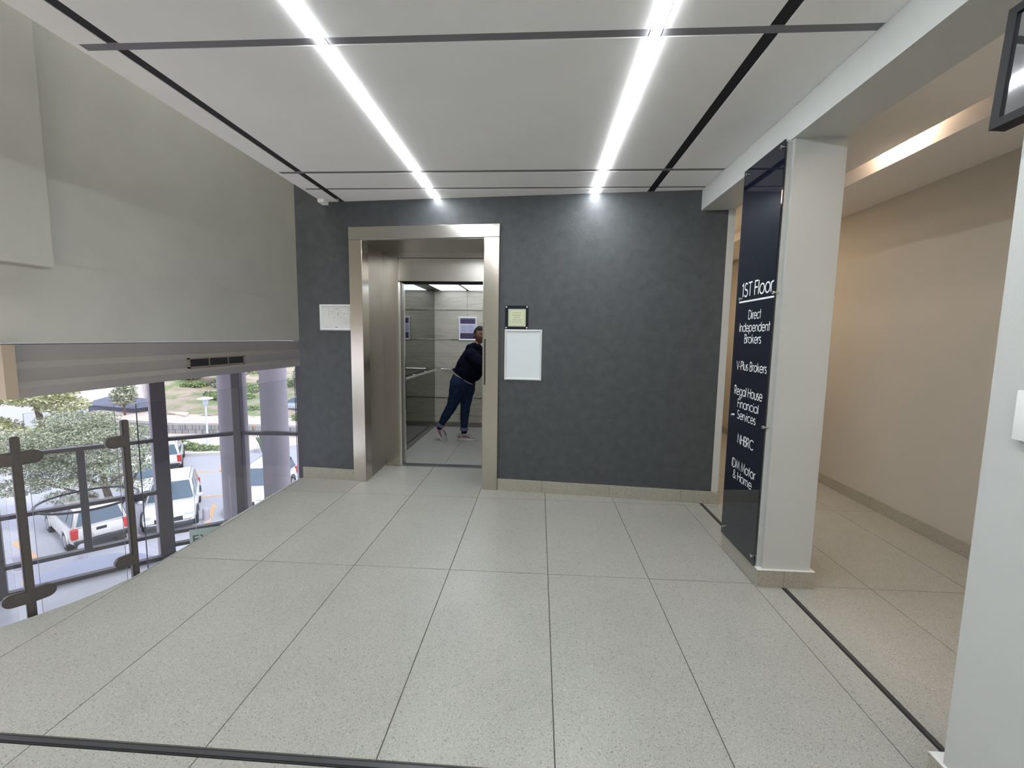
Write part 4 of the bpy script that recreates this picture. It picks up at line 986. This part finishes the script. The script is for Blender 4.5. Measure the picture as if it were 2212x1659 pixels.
# big layered tree over the parked cars
B = (-16.5, 15.9, GP)
tree('large spreading tree with layered green crown in front of the parked white cars', B,
     [([B, (-16.9, 16.1, -5.9), (-17.3, 16.2, -4.9), (-17.6, 16.3, -3.6)], [.17, .14, .12, .07]),
      ([(-16.9, 16.1, -5.9), (-16.6, 16.5, -5.0), (-16.2, 16.9, -3.6)], [.07, .06, .04]),
      ([(-17.3, 16.2, -4.9), (-18.4, 16.2, -4.3), (-19.6, 16.3, -3.6)], [.07, .06, .04]),
      ([(-17.0, 16.1, -5.4), (-18.4, 15.9, -4.9), (-19.9, 15.8, -4.5)], [.06, .05, .03]),
      ([(-17.3, 16.2, -4.9), (-16.4, 15.7, -4.3), (-15.7, 15.5, -4.0)], [.06, .05, .03])],
     [((-18.0, 16.5, -2.75), (2.3, 1.6, .40)), ((-19.6, 16.4, -3.1), (2.3, 1.6, .42)), ((-17.2, 16.6, -3.35), (1.9, 1.4, .38)), ((-16.5, 16.2, -3.9), (1.2, 1.0, .30)), ((-20.6, 16.2, -3.9), (1.8, 1.3, .38)), ((-18.6, 16.4, -3.8), (1.8, 1.2, .36)), ((-17.6, 16.0, -4.45), (1.3, .9, .26)), ((-19.4, 16.2, -4.5), (1.5, 1.0, .30)), ((-20.9, 16.0, -4.9), (1.3, .9, .28)), ((-21.6, 16.4, -3.2), (1.5, 1.2, .5)), ((-18.8, 16.7, -2.2), (1.5, 1.1, .35)), ((-18.6, 15.9, -5.15), (1.0, .7, .2)), ((-16.0, 16.0, -4.6), (.7, .6, .2))],
     46000, .05, m_leaf, 3)
tree('tall bushy tree behind the spreading tree at the left end of the windows', (-35.5, 29, GP),
     [([(-35.5, 29, GP), (-35.5, 29, -4.9), (-35.9, 29, -3.5)], [.25, .2, .1]), ([(-35.5, 29, -5.2), (-34.1, 29.3, -4.0)], [.1, .06])],
     [((-35.6, 29, -3.0), (2.4, 2.0, .9)), ((-34.4, 29.6, -3.9), (1.6, 1.5, .6)), ((-38.9, 29.5, -3.0), (2.6, 2.0, 1.0)), ((-38.2, 28.0, -5.4), (2.0, 1.5, .7)), ((-35.2, 28.0, -5.8), (1.2, 1.1, .6))], 11000, .13, m_leaf3, 5)
tree('thin-leaved young tree standing before the grey roof', (-36.6, 36.5, GP),
     [([(-36.6, 36.5, GP), (-36.6, 36.5, -4.5), (-36.6, 36.6, -3.2)], [.1, .08, .04])],
     [((-36.6, 36.5, -4.2), (1.0, 1.0, .9)), ((-36.3, 36.6, -3.5), (.7, .6, .6))], 1100, .16, m_leaf, 6)
tree('multi-stemmed tree on the planted slope between the first two mullions', (-33.6, 46, GP+2.2),
     [([(-33.6, 46, GP+2.2), (-34.0, 46, -3.2), (-34.9, 46, -2.0)], [.12, .1, .05]), ([(-33.5, 46, GP+2.2), (-33.3, 46, -3.2), (-32.5, 46, -2.0)], [.09, .08, .05]), ([(-33.6, 46, -3.6), (-35.0, 46, -2.9), (-36.4, 46, -2.4)], [.07, .06, .04])],
     [((-33.9, 46, -1.9), (3.6, 2, 1.0)), ((-36.3, 46, -2.3), (2.4, 1.8, .9)), ((-31.6, 46, -2.1), (2.4, 1.8, .9))], 5200, .2, m_leaf3, 8)
tree('dense dark bush beside the parked blue-grey car', (-24.8, 45.5, GP+2.5), [([(-24.8, 45.5, GP+2.3), (-24.8, 45.6, -3.2)], [.12, .06])],
     [((-24.6, 45.5, -3.0), (1.6, 1.2, 1.5)), ((-22.9, 45.8, -2.4), (1.6, 1.2, 1.5))], 6000, .14, m_leaf, 9)
k = 0
for (x, y, r, n, mm) in ((-33.4, 44.5, 1.1, 900, m_leaf2), (-37.8, 47.2, .9, 700, m_leaf2), (-35.6, 48.3, 1.4, 1200, m_leaf), (-32.0, 47.4, 1.2, 900, m_leaf2), (-40.6, 49.5, 1.1, 800, m_leaf), (-34.8, 45.3, .7, 500, m_leaf), (-30.6, 45.0, .8, 600, m_leaf2), (-31.3, 50.6, 1.7, 1200, m_leaf2), (-28.8, 48.5, 1.5, 1200, m_leaf2), (-38.9, 46.9, .6, 400, m_leaf2)):
    y -= 2.5; x = x*.96; z = bank_z(x, y)
    tree('low rounded shrub on the brown planted slope', (x, y, z), [([(x, y, z-.2), (x, y, z+.2)], [.05, .03])], [((x, y, z+r*.25), (r, r*.8, r*.42))], n, .13, mm, 20+k, 'low shrubs on the planted slope', 'shrub'); k += 1
for j, (x0, y0, nn) in enumerate(((-27.6, 39.3, 3), (-20.4, 36.4, 3))):
    bl = [((x0+1.0*i, y0+.1*i, GP+1.15), (.75, .6, .38)) for i in range(nn)]
    tree(('leafy green ground-cover bed left of the large round column', 'leafy green ground-cover bed right of the large round column')[j], (x0, y0, GP+.9), [([(x0, y0, GP+.9), (x0, y0, GP+1.1)], [.03, .02])], bl, 1700, .13, m_leaf2, 60+j, None, 'shrub')
tree('low green hedge planting behind the parking kerb', (-23.4, 28.6, GP+.12), [([(-23.4, 28.6, GP+.1), (-23.4, 28.6, GP+.3)], [.03, .02])],
     [((-25.2, 29.2, GP+.30), (.7, .5, .35)), ((-24.3, 28.8, GP+.28), (.7, .5, .3)), ((-23.2, 28.7, GP+.25), (.8, .5, .25)), ((-22.2, 28.9, GP+.2), (.7, .45, .2))], 2600, .09, m_leaf2, 40, None, 'shrub')
# strelitzia
st = thing('strelitzia', 'spiky bird-of-paradise plant with orange flowers between the round columns', 'plant', (-18.9, 28.6, GP+.1))
rnd = random.Random(5); mlf = mat('strelitzia_green', (.18, .26, .15), .6); mfl = mat('strelitzia_orange', (.80, .25, .05), .5)
for k in range(26):
    a = rnd.uniform(0, 2*PI); h_ = rnd.uniform(.9, 1.7); o_ = rnd.uniform(.1, .75)
    bm = bmesh.new(); p = [Vector((0, 0, 0)), Vector((math.cos(a)*o_*.4, math.sin(a)*o_*.4, h_*.55)), Vector((math.cos(a)*o_, math.sin(a)*o_, h_))]
    sd = Vector((-math.sin(a), math.cos(a), 0))
    vs = [bm.verts.new(p[0]-sd*.02), bm.verts.new(p[0]+sd*.02), bm.verts.new(p[1]+sd*.03), bm.verts.new(p[2].lerp(p[1], .35)+sd*.085), bm.verts.new(p[2]), bm.verts.new(p[2].lerp(p[1], .35)-sd*.085), bm.verts.new(p[1]-sd*.03)]
    bm.faces.new((vs[0], vs[1], vs[2], vs[6])); bm.faces.new((vs[6], vs[2], vs[3], vs[4], vs[5])); bmo('leaf', bm, mlf, st)
for k, (dx, dz) in enumerate(((-.5, 1.7), (.15, 2.05), (.4, 1.9))):
    bm = bmesh.new(); tube(bm, [(0, 0, .1), (dx*.7, 0, dz-.15), (dx, 0, dz)], [.02, .018, .01], 6); bmo('stem', bm, mlf, st)
    bm = bmesh.new(); tube(bm, [(dx-.1, 0, dz-.02), (dx+.02, 0, dz+.05), (dx+.12, 0, dz+.18)], [.015, .05, .01], 6); bmo('flower', bm, mfl, st)
# lamp post
lp_ = thing('street_lamp', 'slim white lamp post with a flat cap head beside the canal', 'street lamp', (-22.91, 28.79, GP+.1))
m_lampw = mat('lamp_white', (.72, .76, .82), .4)
tubeo('pole', [(0, 0, 0), (0, 0, 3.2)], [.075, .055], m_lampw, lp_, 12); tubeo('lantern', [(0, 0, 3.15), (0, 0, 3.25), (0, 0, 3.55), (0, 0, 3.6)], [.06, .16, .17, .12], m_lampw, lp_, 14)
tubeo('cap', [(0, 0, 3.60), (0, 0, 3.66), (0, 0, 3.74)], [.48, .46, .08], m_lampw, lp_, 20); tubeo('base_sleeve', [(0, 0, 0), (0, 0, .6)], .10, m_lampw, lp_, 12)
lp2 = thing('street_lamp', 'plain white pole between two round columns on the far bank', 'street lamp', (-26.9, 44.0, GP+2.0))
tubeo('pole', [(0, 0, 0), (0, 0, 4.2)], [.16, .14], m_lampw, lp2, 12)
# grey roofed building and white building beyond
def house(label, x0, y0, x1, y1, z0, z1, ang, m1, m2, rise, nm='building'):
    t = thing(nm, label, 'building', (x0, y0, z0), ang)
    w_, d_, h_ = x1, y1, z1
    box('wall', (0, 0, 0), (w_, d_, h_), m1, t)
    bm = bmesh.new(); e = .4
    A = [bm.verts.new(p) for p in ((-e, -e, h_), (w_+e, -e, h_), (w_+e, d_+e, h_), (-e, d_+e, h_))]; r0 = bm.verts.new((e+d_*.3, d_/2, h_+rise)); r1 = bm.verts.new((w_-e-d_*.3, d_/2, h_+rise))
    for f in ((A[3], A[2], A[1], A[0]), (A[0], A[1], r1, r0), (A[1], A[2], r1), (A[2], A[3], r0, r1), (A[3], A[0], r0)): bm.faces.new(f)
    bmo('roof', bm, m2, t); return t
m_roofg = mat('slate_roof', (.13, .14, .20), .7); m_roofw = mat('pale_roof', (.72, .68, .72), .7, noise=.05, nscale=.6); m_wpl = mat('white_render', (.80, .76, .78), .7)
h1 = house('low building with dark blue-grey roof beside the canal', -43.2, 39.4, 6.6, 2.6, GP, 1.3, math.radians(-14), m_roofg, m_roofg, .7)
h2 = house('large pale building with wide light roof at the back', -100, 92, 40, 10, GP, 3.6, math.radians(-18), m_wpl, m_roofw, 3.4)
for k in range(5): box('window', (2+3.6*k, -.06, 1.2), (3.6+3.6*k, 0, 2.5), m_roofg, h2)
slab('far_pavement', [(-75, 46), (-44.5, 43.0), (-37.2, 41.0), (-60, 72), (-110, 90)], GP, GP+.25, mat('pale_paving', (.80, .70, .70), .8, noise=.08, nscale=.5))
slab('retaining_plinth', [(-37.2, 41.6), (-35.6, 38.8), (-30.9, 36.4), (-31.0, 36.8), (-36.0, 43.6)], GP+.8, GP+.98, m_sand)
# bollards
for i, (x, y, lab) in enumerate(((-14.4, 17.75, 'small rounded bollard beside the orange bay line'), (-16.2, 14.15, 'small rounded bollard behind the old white wagon'), (-17.6, 13.3, 'small rounded bollard at the left bay line'))):
    b = thing('bollard', lab, 'bollard', (x, y, GP))
    tubeo('shaft', [(0, 0, 0), (0, 0, .5), (0, 0, .58), (0, 0, .63)], [.13, .13, .11, .05], mat('bollard_%d' % i, (.42, .40, .46), .7), b, 16); tubeo('foot', [(0, 0, 0), (0, 0, .06)], .17, m_kerb, b, 16)

# ------------------------------------------------------------------ cars
m_carw = mat('car_white', (.80, .82, .84), .25, coat=.6); m_carc = mat('car_cream', (.66, .64, .62), .35, coat=.3); m_carb = mat('car_silver_blue', (.55, .62, .75), .3, metal=.3)
m_cglass = mat('car_glass', (.08, .13, .18), .06, spec=.8); m_tyre = mat('tyre', (.02, .02, .022), .8); m_rim = mat('rim', (.45, .46, .48), .35, metal=.8)
m_trim = mat('car_black_trim', (.025, .025, .03), .5); m_red = mat('tail_light', (.55, .04, .04), .3); m_hl = mat('head_light', (.55, .60, .66), .15, metal=.3)
def car(name, label, loc, ang, L=4.7, Wd=1.84, H=1.75, paint=None, kind='suv', roof_rails=True):
    """front towards +x"""
    t = thing(name, label, 'car', loc, ang); hw = Wd/2
    belt = H*.58; zb = .28
    # body: loft along x
    st = [(-L/2, .80, .50, belt*.92), (-L/2+.10, .96, .34, belt*.99), (-L/2+.55, 1.0, zb, belt), (-.6, 1.0, zb, belt), (L*.12, 1.0, zb, belt), (L*.22, 1.0, zb, belt*.985), (L*.36, .98, zb, belt*.93), (L/2-.28, .95, .32, belt*.86), (L/2-.08, .88, .38, belt*.78), (L/2, .74, .46, belt*.66)]
    bm = bmesh.new(); rings = []
    for x, f, z0, z1 in st:
        w_ = hw*f; P_ = [(-w_*.86, z0), (-w_*.97, z0+.08), (-w_, z0+(z1-z0)*.45), (-w_*.985, z1-.14), (-w_*.92, z1-.03), (-w_*.78, z1), (0, z1+.03), (w_*.78, z1), (w_*.92, z1-.03), (w_*.985, z1-.14), (w_, z0+(z1-z0)*.45), (w_*.97, z0+.08), (w_*.86, z0)]
        rings.append([bm.verts.new((x, y, z)) for y, z in P_])
    n = len(rings[0])
    for i in range(len(rings)-1):
        for k in range(n): bm.faces.new((rings[i][k], rings[i+1][k], rings[i+1][(k+1) % n], rings[i][(k+1) % n]))
    bm.faces.new(rings[0][::-1]); bm.faces.new(rings[-1]); bmesh.ops.recalc_face_normals(bm, faces=bm.faces[:])
    bmo('body', bm, paint, t, True, 35)
    # greenhouse
    xr0, xr1 = -L/2+.10, -L/2+.42; xf0, xf1 = L*.235, L*.07
    if kind == 'wagon': xr0, xr1 = -L/2+.08, -L/2+.22
    wb_, wt_ = hw*.93, hw*.76; zr = H
    def C(x, y, z): return (x, y, z)
    lo = [(xr0, wb_), (xf0, wb_), (xf0, -wb_), (xr0, -wb_)]; hi = [(xr1, wt_), (xf1, wt_), (xf1, -wt_), (xr1, -wt_)]
    bm = bmesh.new(); a = [bm.verts.new((x, y, belt-.04)) for x, y in lo]; b = [bm.verts.new((x, y, zr-.03)) for x, y in hi]
    bm.faces.new(b); bm.faces.new(a[::-1])
    for i in range(4): bm.faces.new((a[i], a[(i+1) % 4], b[(i+1) % 4], b[i]))
    bmesh.ops.recalc_face_normals(bm, faces=bm.faces[:]); bmesh.ops.bevel(bm, geom=bm.edges[:], offset=.06, segments=3, affect='EDGES')
    bmo('cabin', bm, paint, t, True, 50)
    def pane(name, A, B, C_, D, inset, m_=m_cglass, off=.012):
        A, B, C_, D = map(Vector, (A, B, C_, D)); c = (A+B+C_+D)/4
        nrm = (B-A).cross(D-A).normalized()
        if nrm.dot(c-Vector((0, 0, H*.7))) < 0: nrm = -nrm
        bm = bmesh.new(); vs = [bm.verts.new(p+nrm*off+(c-p).normalized()*inset) for p in (A, B, C_, D)]
        f = bm.faces.new(vs); bm.normal_update(); bmesh.ops.solidify(bm, geom=[f], thickness=.01); bmesh.ops.recalc_face_normals(bm, faces=bm.faces[:])
        return bmo(name, bm, m_, t)
    zb1, zt1 = belt+.03, zr-.04
    fx = lambda x0, x1, f: x0+(x1-x0)*f
    pane('windscreen', (xf0, wb_, zb1), (xf0, -wb_, zb1), (xf1, -wt_, zt1), (xf1, wt_, zt1), .09)
    pane('rear_window', (xr0, wb_, zb1), (xr0, -wb_, zb1), (xr1, -wt_, zt1), (xr1, wt_, zt1), .13)
    for s in (1, -1):
        cuts = [0, .24, .58, 1]
        for i in range(3):
            f0, f1 = cuts[i], cuts[i+1]
            pane('side_window', (fx(xr0, xf0, f0), s*wb_, zb1), (fx(xr0, xf0, f1), s*wb_, zb1), (fx(xr1, xf1, f1), s*wt_, zt1), (fx(xr1, xf1, f0), s*wt_, zt1), .07)
        # mirror
        sphere('door_mirror', (xf0-.22, s*(hw+.10), belt+.06), .11, paint, t, 12, None, (.6, 1, .75))
        if roof_rails: tubeo('roof_rail', [(xr1+.1, s*wt_*.9, zr-.03), (xr1+.2, s*wt_*.9, zr+.04), (xf1-.25, s*wt_*.9, zr+.04), (xf1-.12, s*wt_*.9, zr-.03)], .022, m_rim, t, 6)
        for wx in (-L*.30, L*.31):
            R_ = .36; o = empty('wheel', (wx, s*(hw-.10), R_)); o.parent = t
            tubeo('tyre', [(0, -.11*s, 0), (0, -.09*s, 0), (0, .10*s, 0), (0, .12*s, 0)], [R_-.03, R_, R_, R_-.04], m_tyre, o, 24)
            tubeo('rim', [(0, .11*s, 0), (0, .128*s, 0)], [R_*.66, R_*.6], m_rim, o, 16)
            # arch
            bm = bmesh.new(); pts_ = [Vector((wx+math.cos(q_)*(R_+.07), s*(hw+.005), R_+math.sin(q_)*(R_+.07))) for q_ in [PI*k/12 for k in range(13)]]; tube(bm, pts_, .035, 6); bmo('wheel_arch', bm, m_trim if kind == 'suv' else paint, t, True)
        # lights
        sphere('head_light', (L/2-.16, s*hw*.66, belt*.74), .16, m_hl, t, 12, None, (.8, 1.35, .42))
        box('tail_light', (-L/2-.005, min(s*hw*.74, s*hw*.99), belt*.62), (-L/2+.16, max(s*hw*.74, s*hw*.99), belt*1.0), m_red, t, .02)
    # bumpers, grille, plate
    box('grille', (L/2-.10, -hw*.52, belt*.50), (L/2+.012, hw*.52, belt*.70), m_trim, t, .03)
    box('front_bumper', (L/2-.22, -hw*.86, .26), (L/2+.06, hw*.86, .46), m_trim if kind == 'suv' else m_carc, t, .05)
    box('rear_bumper', (-L/2-.07, -hw*.90, .32), (-L/2+.2, hw*.90, .54), m_trim, t, .05)
    box('number_plate', (-L/2-.085, -.25, .60), (-L/2-.0, .25, .72), m_kerb, t, .005)
    box('tailgate_badge', (-L/2-.012, -.16, belt*.80), (-L/2+.05, .16, belt*.93), m_trim, t, .02)
    return t
AZ = lambda dx, dy: math.atan2(dy, dx)
car('car', 'older cream-white station wagon seen from behind under the spreading tree', (-18.3, 16.2, GP), AZ(-.86, .51), 4.4, 1.72, 1.66, m_carc, 'wagon', False)
car('car', 'white sport utility vehicle facing the building beside the first mullion', (-16.3, 18.25, GP), AZ(.60, -.80), 4.6, 1.86, 1.72, m_carw)
car('car', 'white sport utility vehicle with dark grille partly behind the round columns', (-13.55, 20.5, GP), AZ(.22, -.97), 4.6, 1.86, 1.76, m_carw)
car('car', 'white car with red tail light parked at the far kerb beside the first mullion', (-23.2, 25.6, GP), AZ(-.62, .78), 4.6, 1.8, 1.7, m_carw)
car('car', 'white pickup-like car half hidden by the tree crown left of the first mullion', (-20.3, 21.2, GP), AZ(.75, -.60), 4.5, 1.8, 1.5, m_carw)
car('car', 'pale blue saloon parked on the far bank beside the large round column', (-22.1, 39.6, GP+1.1), AZ(-.97, .2), 4.4, 1.75, 1.42, m_carb, 'wagon', False)
bpy.context.view_layer.update()
